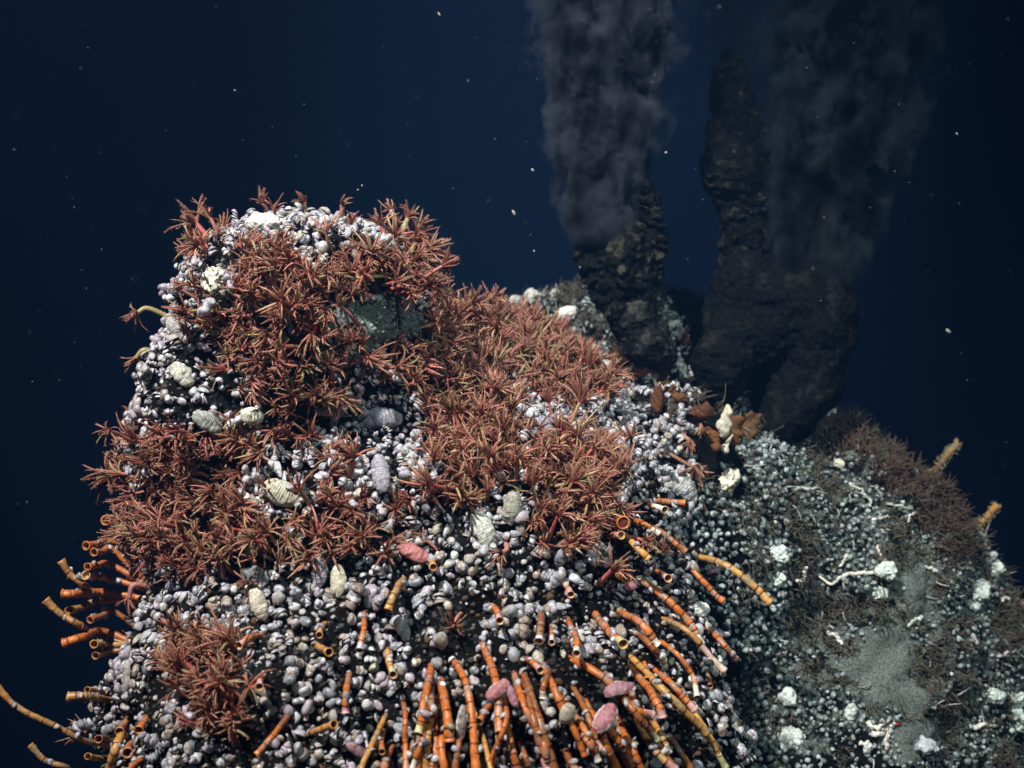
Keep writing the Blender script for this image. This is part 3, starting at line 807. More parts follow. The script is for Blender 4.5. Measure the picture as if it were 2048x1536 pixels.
# ------------------------------------------------------------------ orange tubeworms
ORG, YEL, TAN, BRN = (.46, .125, .022), (.47, .235, .055), (.33, .16, .045), (.26, .085, .022)
PNK, WHT, OLV = (.50, .22, .20), (.62, .54, .46), (.42, .38, .17)
T_ = lambda w_, col, tip, *pts: (w_, col, tip, pts)
TUBES = [
    T_(16, YEL, None, (807, 1146), (792, 1184), (776, 1220)), T_(13, ORG, 'lilac', (734, 1215), (727, 1258), (719, 1300)), T_(15, ORG, 'pink', (694, 1343), (692, 1384), (691, 1426)),
    T_(15, YEL, None, (616, 1282), (640, 1296), (659, 1306)), T_(14, YEL, 'olive', (771, 1290), (777, 1322), (786, 1350)), T_(13, YEL, None, (852, 1105), (866, 1134)),
    T_(15, BRN, None, (857, 1362), (862, 1400), (866, 1433)), T_(20, ORG, None, (884, 1346), (893, 1416), (899, 1485)), T_(17, ORG, None, (905, 1306), (929, 1356), (944, 1430), (951, 1545)),
    T_(18, ORG, None, (967, 1265), (987, 1347), (996, 1410), (1001, 1465)), T_(17, ORG, 'pink', (1021, 1335), (1045, 1401), (1074, 1470), (1096, 1540)), T_(14, ORG, 'pink', (986, 1203), (993, 1222), (1000, 1241)),
    T_(16, BRN, 'white', (1088, 1212), (1082, 1248), (1077, 1283)), T_(11, ORG, 'white', (1100, 1240), (1103, 1262), (1104, 1286)), T_(13, ORG, 'pink', (1048, 1306), (1064, 1324), (1080, 1342)),
    T_(14, BRN, 'white', (1095, 1330), (1090, 1364), (1086, 1396)), T_(12, ORG, None, (798, 1401), (810, 1436), (812, 1490), (813, 1545)), T_(15, ORG, None, (865, 1440), (852, 1485), (832, 1545)),
    T_(18, ORG, None, (872, 1440), (872, 1490), (868, 1545)), T_(17, ORG, None, (785, 1486), (776, 1512), (766, 1545)), T_(14, ORG, None, (978, 1402), (968, 1422), (958, 1443)),
    T_(15, ORG, None, (1010, 1440), (1022, 1490), (1038, 1545)), T_(12, BRN, None, (1036, 1478), (1048, 1506), (1060, 1545)), T_(13, ORG, None, (1065, 1424), (1084, 1466), (1101, 1516)),
    T_(13, ORG, None, (1110, 1376), (1118, 1390), (1126, 1410)), T_(12, ORG, None, (762, 1460), (763, 1480), (764, 1504)), T_(9, TAN, None, (824, 1462), (825, 1490), (825, 1515)),
    T_(15, YEL, None, (618, 1464), (644, 1457), (668, 1449)), T_(12, BRN, None, (974, 1488), (979, 1506), (984, 1528)), T_(14, BRN, None, (894, 1500), (898, 1520), (902, 1545)),
    T_(13, ORG, 'white', (1279, 1000), (1302, 1012), (1330, 1020)), T_(13, ORG, None, (1306, 1003), (1338, 1004), (1370, 1007)), T_(23, ORG, None, (1228, 1032), (1238, 1039), (1247, 1046)),
    T_(12, ORG, 'white', (1261, 1025), (1285, 1048), (1319, 1067)), T_(14, ORG, 'pink', (1208, 1068), (1226, 1070), (1244, 1071)), T_(14, YEL, None, (1252, 1060), (1272, 1092), (1297, 1119)),
    T_(13, BRN, None, (1304, 1056), (1336, 1076), (1372, 1104)), T_(13, ORG, None, (1344, 1083), (1395, 1150), (1420, 1180), (1446, 1202)), T_(16, YEL, None, (1397, 1107), (1440, 1124), (1478, 1147), (1512, 1178), (1541, 1206)),
    T_(18, ORG, None, (1219, 1138), (1237, 1148), (1254, 1157)), T_(14, ORG, 'pink', (1310, 1138), (1323, 1146), (1337, 1155)), T_(17, ORG, 'white', (1277, 1155), (1333, 1199), (1377, 1244), (1403, 1289)),
    T_(13, ORG, 'pink', (1129, 1164), (1135, 1176), (1141, 1190)), T_(14, TAN, 'longpink', (1312, 1219), (1370, 1259), (1410, 1302), (1450, 1343)), T_(13, ORG, 'red', (1413, 1248), (1443, 1284), (1472, 1318)),
    T_(17, ORG, 'white', (1234, 1213), (1283, 1248), (1316, 1289)), T_(18, ORG, 'olive', (1190, 1228), (1218, 1262), (1248, 1289)), T_(14, ORG, 'white', (1142, 1231), (1150, 1268), (1154, 1307)),
    T_(14, BRN, 'olive', (1268, 1246), (1298, 1288), (1327, 1321)), T_(12, ORG, 'white', (1322, 1275), (1352, 1305), (1385, 1350), (1395, 1394)), T_(18, ORG, 'pink', (1254, 1315), (1294, 1371), (1312, 1402), (1326, 1434)),
    T_(13, ORG, None, (1293, 1315), (1294, 1340), (1294, 1362)), T_(15, ORG, 'pink', (1304, 1325), (1341, 1367), (1366, 1394), (1389, 1421)), T_(18, ORG, 'pink', (1127, 1297), (1178, 1335), (1232, 1378), (1268, 1418), (1305, 1431)),
    T_(14, ORG, 'white', (1109, 1380), (1170, 1461), (1197, 1522)), T_(18, ORG, None, (1176, 1423), (1225, 1465), (1263, 1532)), T_(17, YEL, 'pink', (1270, 1431), (1304, 1494), (1350, 1540)),
    T_(15, YEL, 'white', (1308, 1434), (1322, 1470), (1338, 1506)), T_(13, BRN, None, (1333, 1452), (1356, 1496), (1382, 1542)), T_(14, ORG, None, (1154, 1438), (1172, 1476), (1194, 1512)),
    T_(17, ORG, 'pink', (1078, 1431), (1088, 1480), (1098, 1545)), T_(12, ORG, None, (1256, 1362), (1262, 1386), (1269, 1408)), T_(16, BRN, None, (1126, 1498), (1140, 1520), (1155, 1545)),
    T_(9, BRN, None, (1412, 1333), (1416, 1352), (1421, 1372)),
    T_(17, ORG, None, (262, 1036), (232, 1040), (211, 1042)), T_(15, ORG, None, (226, 1082), (196, 1088), (171, 1092)), T_(14, ORG, None, (228, 1100), (206, 1103), (188, 1105)), T_(14, ORG, None, (224, 1130), (196, 1132), (176, 1133)),
    T_(15, ORG, 'white', (218, 1156), (190, 1152), (171, 1150)), T_(14, TAN, None, (196, 1186), (166, 1168), (140, 1148), (121, 1120)), T_(17, ORG, None, (200, 1184), (150, 1187), (122, 1188)),
    T_(15, YEL, None, (196, 1204), (160, 1216), (138, 1222)), T_(15, TAN, None, (190, 1272), (158, 1250), (125, 1230), (91, 1199)), T_(17, ORG, None, (204, 1262), (160, 1276), (127, 1286)), T_(14, YEL, None, (224, 1292), (204, 1289), (187, 1288)),
    T_(13, BRN, None, (226, 1222), (204, 1232), (181, 1241)), T_(10, YEL, None, (220, 1382), (196, 1381), (175, 1380)), T_(17, TAN, None, (224, 1392), (180, 1394), (136, 1394)), T_(13, TAN, None, (224, 1484), (161, 1478), (101, 1447), (35, 1415), (-12, 1368)),
    T_(12, TAN, None, (170, 1555), (130, 1534), (92, 1521), (61, 1489)), T_(14, BRN, None, (222, 1477), (208, 1478), (195, 1479)), T_(19, YEL, None, (243, 1450), (232, 1492), (218, 1545)), T_(16, ORG, None, (302, 1418), (290, 1440), (276, 1462)),
    T_(16, ORG, None, (253, 1438), (247, 1450), (240, 1463)), T_(18, ORG, None, (268, 1480), (260, 1493), (254, 1507)), T_(12, YEL, None, (218, 1520), (196, 1516), (176, 1513)), T_(14, ORG, None, (286, 1510), (272, 1526), (256, 1545)),
    T_(13, BRN, None, (224, 1304), (206, 1308), (190, 1311)), T_(15, ORG, 'pink', (522, 1262), (500, 1276), (477, 1291)), T_(13, ORG, None, (582, 1430), (550, 1466), (514, 1510)), T_(14, BRN, 'pink', (526, 1341), (522, 1358), (519, 1375)),
    T_(12, YEL, None, (645, 1240), (641, 1254), (637, 1269)),
]
# the fan's hidden members, crowded between the ones above
_r = random.Random(21)
for k in range(22):
    u0 = _r.uniform(770, 1400); v0 = 1300 + 120 * _r.random() + max(0, 900 - u0) * .5 - max(0, u0 - 1150) * .22
    sl = (u0 - 905) / 520 * .95 + _r.gauss(0, .12); L_ = _r.uniform(120, 260)
    n_ = math.hypot(1, sl); c_ = _r.gauss(0, 10)
    TUBES.append(T_(_r.uniform(12, 18), _r.choice([ORG, ORG, BRN, BRN, YEL]), _r.choice([None, None, 'pink', 'white', 'olive']), (u0, v0), (u0 + sl / n_ * L_ * .5 + c_, v0 + L_ * .5 / n_), (u0 + sl / n_ * L_, v0 + L_ / n_)))
RING_C, RIM_C = np.array((.085, .016, .010)), np.array((.30, .13, .04))
def tube_look(col, tip, pts, w_):
    L = sum(math.hypot(pts[i + 1][0] - pts[i][0], pts[i + 1][1] - pts[i][1]) for i in range(len(pts) - 1))
    s = ('long ' if L > 170 else 'short ' if L < 60 else '') + {ORG: 'orange', YEL: 'yellowish', TAN: 'tan', BRN: 'rusty brown'}[col]
    return s + {'pink': ' tube with pink tip', 'longpink': ' tube with glassy pink tip', 'white': ' tube with white tip', 'olive': ' tube with olive tip', 'lilac': ' tube with lilac tip', 'red': ' tube with red tip', None: ' open tube'}[tip]
TUBE_PTS = []
def make_tube(idx, w_, col, tip, pts, root_d=None, tip_d=None, label=None, group='orange tubes of the vent worms', furry=False):
    r = random.Random(idx * 7 + 3)
    p0, n0 = surf(*pts[0])
    d0 = root_d or (p0 - CAM).dot(FWD)
    W = []
    for i, (u, v) in enumerate(pts):
        t = i / (len(pts) - 1)
        q, nq = hit(u, v)
        ds = min((q - CAM).dot(FWD), d0 + .03) if q is not None and root_d is None else d0
        long_ = math.hypot(pts[-1][0] - pts[0][0], pts[-1][1] - pts[0][1]) > 62
        lift = (-.002 + .040 * min(1, t / .34) ** .8 + .008 * t) if long_ else -.002 + .040 * t
        d = min(ds, d0 + .01) - lift if root_d is None else d0 + ((tip_d or d0) - d0) * t
        W.append(P(u, v, d))
    # root it in the rock
    if root_d is None:
        if (W[0] - p0).length > .010: W.insert(0, p0 - n0 * .006)
        else: W[0] = W[0] - n0 * .006
    R = .98 * w_ / 2 * (W[-1] - CAM).dot(FWD) / FPX
    length = sum((W[i + 1] - W[i]).length for i in range(len(W) - 1))
    m = max(16, int(length / .0022))
    path = catmull([tuple(q) for q in W], m)
    path = path + np.stack([fbm(np.stack([np.linspace(0, length * 38, m), np.full(m, idx * 1.7), np.full(m, k * 5.)], 1), 2) for k in range(3)], 1) * R * .22
    s = np.linspace(0, 1, m)
    # ring positions, unevenly spaced as the worm grew
    pos = []; x = r.uniform(.004, .014)
    while x < length * (.82 if tip else .95):
        pos.append(x / length); x += r.uniform(.007, .021)
    prof = np.ones(m) * (.86 + .14 * s)
    edges = [0] + pos + [1.0]
    for a, b in zip(edges[:-1], edges[1:]):                      # each length flares a little into the next collar
        k = (s >= a) & (s <= b); prof[k] *= .95 + .10 * (s[k] - a) / max(b - a, 1e-6)
    cut = 1.0 if not tip else (.60 if tip == 'longpink' else 1 - min(.34, max(.08, .012 / length)))
    mw = max(6, int(m * cut))
    e = obj('tubeworm', None, loc=tuple(path[0])); E = np.array(path[0])
    root_u, root_v = pts[0]; tu, tv = pts[-1]
    lab = label or where_label(tube_look(col, tip, pts, w_), min(max(tu, 8), 2040), min(tv, 1528), 40, 'thumb-width')
    tag(e, lab, 'tubeworm', group)
    def hollow(a, b, flare, open_end):
        pp = path[a:b]; rr = R * prof[a:b]
        if flare: rr = rr * (1 + flare * np.clip((np.linspace(0, 1, b - a) - .72) / .28, 0, 1) ** 2)
        if open_end:                                              # turn the wall back inside so that the mouth is hollow
            back = pp[::-1][:max(3, int((b - a) * .5))]
            pp = np.vstack([pp, back]); rr = np.append(rr, rr[::-1][:len(back)] * .80)
        V, F, g = sweep(pp[:b - a], rr[:b - a], 12, True, not open_end)
        if open_end:
            V2, F2, g2 = sweep(pp[b - a:][::-1], rr[b - a:][::-1], 12, True, False)
            F2 = F2[:, ::-1].copy()
            k = F2[:, 0] == F2[:, 1]; F2[k] = F2[k][:, [1, 2, 3, 3]]
            o0 = (b - a - 1) * 12; n2 = len(V2) - 1; last = len(pp[b - a:]) - 1
            j = np.arange(12)
            # lip between the outer and the inner wall: join each outer point to the nearest inner one
            outer = V[o0:o0 + 12]; inner = V2[last * 12:last * 12 + 12]
            sh = int(np.argmin(((inner - outer[0]) ** 2).sum(1)))
            sgn = 1 if ((inner[(sh + 1) % 12] - outer[1]) ** 2).sum() < ((inner[(sh - 1) % 12] - outer[1]) ** 2).sum() else -1
            jn = (sh + sgn * j) % 12
            L = np.stack([o0 + j, o0 + (j + 1) % 12, len(V) + last * 12 + np.roll(jn, -1), len(V) + last * 12 + jn], 1)
            F = np.vstack([F, F2 + len(V), L]); nV = len(V)
            V = np.vstack([V, V2]); inside = np.arange(len(V)) >= nV
        else: inside = np.zeros(len(V), bool)
        return V, F, inside, np.concatenate([g, np.full(len(V) - len(g), b - a - 1)]) if len(V) > len(g) else g
    V, F, ins, g = hollow(0, mw, 0.0 if tip else .22, not tip)
    N = vnormals(V, F)
    V = V + N * (fbm(V * 330 + idx, 3) * R * .13)[:, None]
    age = np.clip(g / max(1, mw), 0, 1)[:, None]
    C = np.array(col) * (.72 + .40 * age) + (np.array([.10, .11, .10]) - np.array(col) * .5) * np.clip(fbm(V * 110 + idx, 3) * 1.6 - .1, 0, 1)[:, None]
    C[ins] = RIM_C
    obj('tube_wall', mk_mesh('tube_wall', V - E, F, m_tube, np.clip(C, 0, .9)), e)
    if tip:
        tc = np.array({'pink': PNK, 'longpink': (.48, .30, .25), 'white': WHT, 'olive': OLV, 'lilac': (.42, .42, .50), 'red': (.40, .10, .09)}[tip])
        a = max(0, mw - 2)
        V, F, ins, g = hollow(a, m, .28, True)
        age = np.clip(g / max(1, m - a), 0, 1)[:, None]
        Cc = tc * (1 - age * .35) + np.array(WHT) * age * .35
        Cc[ins] = (.40, .22, .08)
        ax = path[-1] - path[a]
        V = E + (V - E)
        obj('tip', mk_mesh('tip', V - E + vnormals(V, F) * R * .03, F, m_tube, Cc), e)
    for x in pos:
        if x > cut: continue
        i = min(m - 2, max(1, int(x * m))); c = path[i]; t = path[i + 1] - path[i - 1]; t /= np.linalg.norm(t)
        hh = R * r.uniform(.09, .2); rr = R * prof[i]
        pp = np.stack([c - t * hh, c - t * hh * .5, c + t * hh * .5, c + t * hh])
        V, F, g = sweep(pp, rr * np.array([1.0, 1.16, 1.20, 1.02]), 12, True, True)
        obj('ring', mk_mesh('ring', V - E, F, m_tube, np.tile(RING_C * r.uniform(.7, 1.5), (len(V), 1))), e)
    if furry:
        b = Bag()
        for k in range(160):
            i = r.randrange(1, m - 1); a = r.uniform(0, 6.28)
            dr = np.array([math.cos(a), math.sin(a) * .6, math.sin(a) + .2]); dr /= np.linalg.norm(dr)
            q = path[i] + dr * R * .9
            V, F, g = sweep(np.stack([q, q + dr * R * .5, q + dr * R * r.uniform(.8, 1.3) + np.array([r.uniform(-1, 1), r.uniform(-1, 1), r.uniform(-1, 1)]) * R * .5]), np.array([.5, .4, .15]) * R * .35, 4, False, True)
            b.add(V - E, F, np.array((.30, .27, .16)))
        o = obj('fuzz', b.mesh('fuzz', m_fuzz), e)
    TUBE_PTS.append((path, R, pts))
for i, (w_, col, tip, pts) in enumerate(TUBES): make_tube(i, w_, col, tip, pts)
for i, (w_, pts, d, lab) in enumerate([
    (13, ((1852, 962), (1880, 926), (1916, 886)), 1.80, "furry yellow tube sticking out from the right skyline, uppermost"),
    (13, ((1928, 1080), (1960, 1050), (1996, 1010)), 1.80, "furry orange tube sticking out from the right skyline, middle one"),
    (15, ((1988, 1228), (2020, 1222), (2056, 1212)), 1.80, "yellow tube poking level out of the right skyline, lowest"),
    (20, ((1745, 910), (1748, 888), (1751, 866)), 1.84, "stubby orange tube crusted grey atop the right slope")]):
    make_tube(300 + i, w_, TAN if i != 1 else YEL, None, pts, d, d - .02, lab, 'tubes on the right skyline', True)
    LANDMARKS.append((pts[-1][0], pts[-1][1], ["uppermost skyline tube", "middle skyline tube", "lowest skyline tube", "stubby crusted tube"][i]))

# ------------------------------------------------------------------ palm worms
order = RNG.permutation(len(SP))
wi = order[worm_z[order]]
dens = np.where(SV[wi] < 520, .0112, .0080)
wi = wi[thin(SP[wi], dens)]
extra = []          # stray palm worms outside the patches
cand = order[(~worm_z & ~FAR & ~dark_z & ~bare_z & (SV > 560))[order]]
cand = cand[~((SU[cand] > 700) & (SV[cand] > 1180))]
extra = cand[thin(SP[cand], .06)][:22]
wi = np.concatenate([wi, extra])
worms = []
for k, i in enumerate(wi):
    p, n = Vector(SP[i]), Vector(SN[i])
    r = random.Random(int(i))
    ax = (n * 1.0 + Vector((0, 0, .45)) + Vector((r.gauss(0, .6), r.gauss(0, .6), r.gauss(0, .4))) + (CAM - p).normalized() * .25).normalized()
    sc = r.triangular(.45, 1.35, .85) * (1.12 if SD[i] > 1.3 else 1)
    worms.append((p - n * .003, perp_frame(ax, r.uniform(0, 6.28)), sc, r.randrange(len(WORM_T)), SU[i], SV[i], SD[i]))
# the ones whose long trunks show: foot, crown, trunk colour, label, short phrase
def long_worm(foot, mid, head, wpx, col, label, short, seed, lift=.03, crown_scale=1.0):
    q0, n0 = surf(*foot); d0 = (q0 - CAM).dot(FWD)
    q1, _ = surf(*head); d1 = min((q1 - CAM).dot(FWD), d0 + .03) - lift
    qs = [q0 - n0 * .004, P(*mid, (d0 + d1) / 2 - lift * .3), P(*head, d1)]
    path = catmull([tuple(q) for q in qs], 46)
    R = wpx / 2 * d1 / FPX; t = np.linspace(0, 1, 46)
    rad = R * (1 - .25 * t) * (1 + .10 * np.where(np.arange(46) % 2, 1, -1))
    V, F, g = sweep(path, rad, 9); E = path[0]
    e = obj('palm_worm', None, loc=tuple(E)); tag(e, label, 'palm worm', 'palm worms with long bare trunks')
    c = np.array(col); C = c * (.8 + .4 * (np.arange(46) % 2))[g][:, None]
    obj('stalk', mk_mesh('stalk', V - E, F, m_stalk, C), e)
    cv, cf, cc = T_crown(seed, path[-1] - E, path[-1] - path[-4], None, 1.0)
    cv = (cv - (path[-1] - E)) * crown_scale + (path[-1] - E)
    obj('gill_crown', mk_mesh('gill_crown', cv, cf, m_gill, cc), e)
    if short: LANDMARKS.append((head[0], head[1], short))
PKS, OLS = (.34, .15, .12), (.26, .22, .09)
for a in [
    ((658, 838), (664, 780), (664, 738), 13, PKS, "palm worm with long pink ringed trunk below the bare rock", "long pink-trunked worm", 71),
    ((672, 742), (690, 716), (697, 690), 12, PKS, "palm worm with bent pink trunk against the bare grey rock", "bent pink-trunked worm", 72),
    ((912, 790), (908, 752), (906, 716), 13, (.36, .19, .14), "palm worm standing tall with pale ringed trunk in the upper thicket", "tall pale-trunked worm", 73),
    ((1280, 868), (1335, 905), (1398, 942), 9, (.26, .13, .08), "thin brown worm lying along the shells below the chimneys", "thin brown lying worm", 74),
    ((828, 820), (838, 800), (850, 780), 14, OLS, "palm worm with olive green trunk above the arched scale worm", "olive-trunked worm", 75),
    ((612, 440), (612, 425), (609, 405), 10, OLS, "small palm worm alone on the knob's crest, near its middle", "lone crest worm", 76),
    ((684, 450), (684, 430), (684, 410), 12, PKS, "red palm worm on the crest between the two white lumps", "red crest worm", 77),
    ((800, 480), (790, 450), (782, 420), 13, (.30, .17, .10), "tall palm worm leaning left at the knob's right end", "leaning knob worm", 78),
    ((815, 490), (806, 462), (815, 438), 13, OLS, "olive palm worm bent right at the knob's right end", "bent olive knob worm", 79),
    ((530, 440), (535, 425), (528, 408), 13, PKS, "palm worm tuft over the flat white lump on the crest", "tuft over white lump", 80),
    ((320, 620), (300, 618), (276, 624), 12, OLS, "palm worm stretching left into open water from the knob", "worm stretching left", 81),
    ((300, 690), (290, 700), (272, 716), 12, OLS, "palm worm drooping left from the knob's shell crust", "drooping left worm", 82),
    ((262, 1150), (268, 1170), (258, 1196), 13, PKS, "pink palm worm hanging down the left flank", "hanging pink worm", 83),
    ((635, 600), (700, 560), (765, 552), 10, (.36, .30, .08), "palm worm with a yellow green trunk reaching right on the knob", "yellow-trunked knob worm", 84),
    ((760, 600), (730, 590), (690, 578), 13, PKS, "palm worm with thick pink trunk lying under the knob's brow", "thick pink knob worm", 85),
    ((730, 665), (705, 635), (682, 612), 10, (.25, .10, .10), "dark pink worm trunk crossing the bare grey rock", "trunk over bare rock", 86),
    ((1040, 690), (1010, 700), (985, 715), 13, PKS, "palm worm with slanting pink trunk high in the upper thicket", "slanting pink worm", 87),
    ((540, 520), (580, 540), (628, 548), 11, PKS, "big red palm worm facing out at the middle of the knob", "big red knob worm", 88),
    ((625, 640), (628, 655), (624, 668), 12, (.38, .03, .03), "palm worm with a scarlet heart under the knob", "scarlet-hearted worm", 89),
    ((1390, 820), (1398, 835), (1402, 852), 9, (.24, .10, .08), "spindly reddish worm in the dark crevice under the chimneys", "spindly crevice worm", 90),
    ((1345, 850), (1362, 868), (1378, 880), 11, (.25, .12, .08), "brown palm worm lying at the lip of the crevice", "crevice lip worm", 91),
    ((925, 1225), (915, 1235), (910, 1247), 9, PKS, "small red palm worm in the black hollow above the tubes", "hollow's red worm", 92),
    ((1010, 1085), (1014, 1098), (1005, 1105), 11, PKS, "palm worm with few long pink gills under the thicket", "long-gilled pink worm", 93),
]:
    long_worm(*a[:8 - 1], a[7], lift=.016, crown_scale=1.0 if a[3] > 11 else .85)

w_vis = [i for i, w_ in enumerate(worms) if 0 < w_[4] < 2048 and 330 < w_[5] < 1536 and visible(w_[0])]
w_vis.sort(key=lambda i: worms[i][6] / worms[i][2])
chosen = set(w_vis[:270])
WQ = np.quantile([np.mean(t_[1][2], 0)[0] for t_ in WORM_T], [.33, .67])
def worm_look(t, q, sc):
    ax = q @ Vector((0, 0, 1)); x = ax.dot(RGT); y = ax.dot(UPV)
    c = np.mean(WORM_T[t][1][2], 0); hue = 'brick red' if c[0] > WQ[1] else 'brownish red' if c[0] < WQ[0] else 'rust red'
    lean = 'leaning left' if x < -.35 else 'leaning right' if x > .35 else 'facing out' if ax.dot(FWD) < -.75 else 'upright'
    return f"{hue} palm worm {lean}"
bed = Bag()
for i, (p, q, sc, t, u, v, d) in enumerate(worms):
    if i in chosen:
        e = obj('palm_worm', None, loc=p, rot=q); e.scale = (sc, sc, sc)
        tag(e, where_label(worm_look(t, q, sc), u, v, 35, 'gill-length'), 'palm worm', 'palm worms in the red thickets')
        obj('stalk', WORM_ME[t][0], e); obj('gill_crown', WORM_ME[t][1], e)
    else:
        M = qmat(q).T * sc
        for (V, F, C) in WORM_T[t]: bed.add(V @ M + np.array(p), F, C)
o = obj('palm_worm_bed', bed.mesh('palm_worm_bed', m_gill)); tag(o, 'thicket of smaller and half hidden red palm worms', 'worm bed', None, 'stuff')

# ------------------------------------------------------------------ limpets, heaped in little stacks
mask = ~worm_z & ~FAR & ~bare_z & ~dark_z
ci = order[mask[order]]
big = (SV[ci] > 1000) | (SU[ci] < 450)
ci = ci[thin(SP[ci], np.where(big, .0068, .0062))]
shells = []
tube_px = np.concatenate([np.stack(proj(path)[:2], 1) for path, R, pts in TUBE_PTS[:len(TUBES)]])
def by_tube(u, v): return np.min(np.abs(tube_px - (u, v)).max(1)) < 17
def stack(p, n, r, s0, cnt, pool=None):
    ax = (n * .8 + Vector((r.gauss(0, .75), r.gauss(0, .75), r.gauss(.2, .6)))).normalized()
    side = ax.orthogonal().normalized(); side = Quaternion(ax, r.uniform(0, 6.28)) @ side
    q = p.copy()
    for k in range(cnt):
        s = s0 * r.uniform(.72, 1.1)
        rot = perp_frame((ax + Vector((r.gauss(0, .22), r.gauss(0, .22), r.gauss(0, .22)))).normalized(), r.uniform(0, 6.28))
        shells.append((q.copy(), rot, s, r.choice(pool) if pool and r.random() < .7 else r.randrange(len(SHELL_T))))
        q = q + ax * s * r.uniform(.22, .36) + side * s * r.uniform(.02, .24)
for i in ci:
    r = random.Random(int(i) + 99)
    snail = math.hypot(SU[i] - 755, SV[i] - 865) < 75
    lowgap = fbm(np.array([SP[i] * 42]), 2)[0]
    tubes_here = 740 < SU[i] < 1490 and SV[i] > 1190
    if SV[i] > 1040 and lowgap < (-.28 if tubes_here else -.46): continue          # black gaps between heaps
    if SV[i] <= 1040 and lowgap < -.5: continue
    s0 = r.triangular(.0048, .0158, .0082) * (.72 if snail else 1) * (.9 if SV[i] < 900 else 1)
    cnt = r.choice([1, 2, 2, 3, 4, 5]) if SV[i] > 900 else r.choice([1, 2, 3, 4])
    if spot_z[i]: cnt += 1
    if SV[i] > 980 and by_tube(SU[i], SV[i]):
        if r.random() < .22: continue
        cnt = 1
    stack(Vector(SP[i]) + Vector(SN[i]) * r.uniform(-.001, .004) + Vector(SN[i]) * (.006 if spot_z[i] else 0), Vector(SN[i]), r, s0, cnt, PALE if spot_z[i] or SV[i] < 1000 else None)
gi = order[mask[order]]; gi = gi[thin(SP[gi], .0062)]
for i in gi:                                                            # young ones and grit in between
    r = random.Random(int(i) + 7)
    if r.random() < .45: continue
    stack(Vector(SP[i]), Vector(SN[i]), r, r.uniform(.0022, .0040), 1)
# angular sulphide grit over the bare rock
grit = Bag()
b = bmesh.new(); bmesh.ops.create_icosphere(b, subdivisions=1, radius=1.0)
gv = np.array([t.co[:] for t in b.verts]); gf = np.array([[t.index for t in f.verts] + [f.verts[2].index] for f in b.faces]); b.free()
GT = [gv * (1 + .45 * vnoise(gv * 1.7 + k * 5.1))[:, None] for k in range(10)]
qi = order[(~worm_z & ~FAR)[order]]; qi = qi[thin(SP[qi], .0042)]
for i in qi:
    r = random.Random(int(i) + 31)
    if bare_z[i] and r.random() < .35: continue
    s = r.uniform(.0010, .0034) * (1.5 if r.random() < .08 else 1)
    V = (GT[r.randrange(10)] * s * np.array([1, r.uniform(.6, 1), r.uniform(.5, 1)])) @ qmat(perp_frame((r.gauss(0, 1), r.gauss(0, 1), r.gauss(0, 1)))).T + SP[i]
    if bare_z[i]: c = np.array((.15, .165, .155)) * r.uniform(.4, 1.5)
    else: c = np.array(r.choice([(.012, .012, .012), (.02, .02, .019), (.035, .035, .034), (.05, .045, .04), (.11, .11, .115), (.06, .035, .02)])) * r.uniform(.6, 1.3)
    grit.add(V, gf, c)
o = obj('grit', grit.mesh('grit', m_crust)); tag(o, 'dark angular grit and shell bits between the animals', 'grit', None, 'stuff')
# limpets riding on the tubes
for path, R, pts in TUBE_PTS[:len(TUBES)]:
    r = random.Random(len(path) + int(pts[0][0]))
    for k in range(int(len(path) / 14) + (1 if r.random() < .5 else 0)):
        i = r.randrange(1, max(2, int(len(path) * .82))); t = Vector(path[min(i + 1, len(path) - 1)] - path[i - 1]).normalized()
        n = Vector((r.gauss(0, 1), r.gauss(-.5, .7), r.gauss(0, 1))); n = (n - t * n.dot(t)).normalized()
        stack(Vector(path[i]) + n * R * .95, n, r, r.uniform(.006, .009), r.choice([1, 1, 1, 2]))
sp = np.array([tuple(s[0]) for s in shells]); su, sv, sd = proj(sp)
ok = [i for i in range(len(shells)) if 6 < su[i] < 2042 and 300 < sv[i] < 1530 and visible(sp[i]) and (shells[i][1] @ Vector((0, 0, 1))).dot((CAM - Vector(sp[i])).normalized()) > -.2]
ok.sort(key=lambda i: sd[i] / shells[i][2])
chosen = set(ok[:300])
bed = Bag()
for i, (p, q, s, t) in enumerate(shells):
    if i in chosen:
        o = obj('limpet', SHELL_ME[t], None, p, q); o.scale = (s, s, s)
        ax = q @ Vector((0, 0, 1)); x = ax.dot(RGT)
        tag(o, where_label(SHELL_W[t] + ' limpet', su[i], sv[i], 20, 'shell-length'), 'limpet', 'limpets heaped on the mound')
    else:
        V, F, C = SHELL_T[t]; bed.add((V * s) @ qmat(q).T + np.array(p), F, C)
o = obj('limpet_bed', bed.mesh('limpet_bed', m_shell)); tag(o, 'crust of smaller grey limpets heaped over the near mound', 'limpet bed', None, 'stuff')
print('worms', len(worms), 'shells', len(shells))

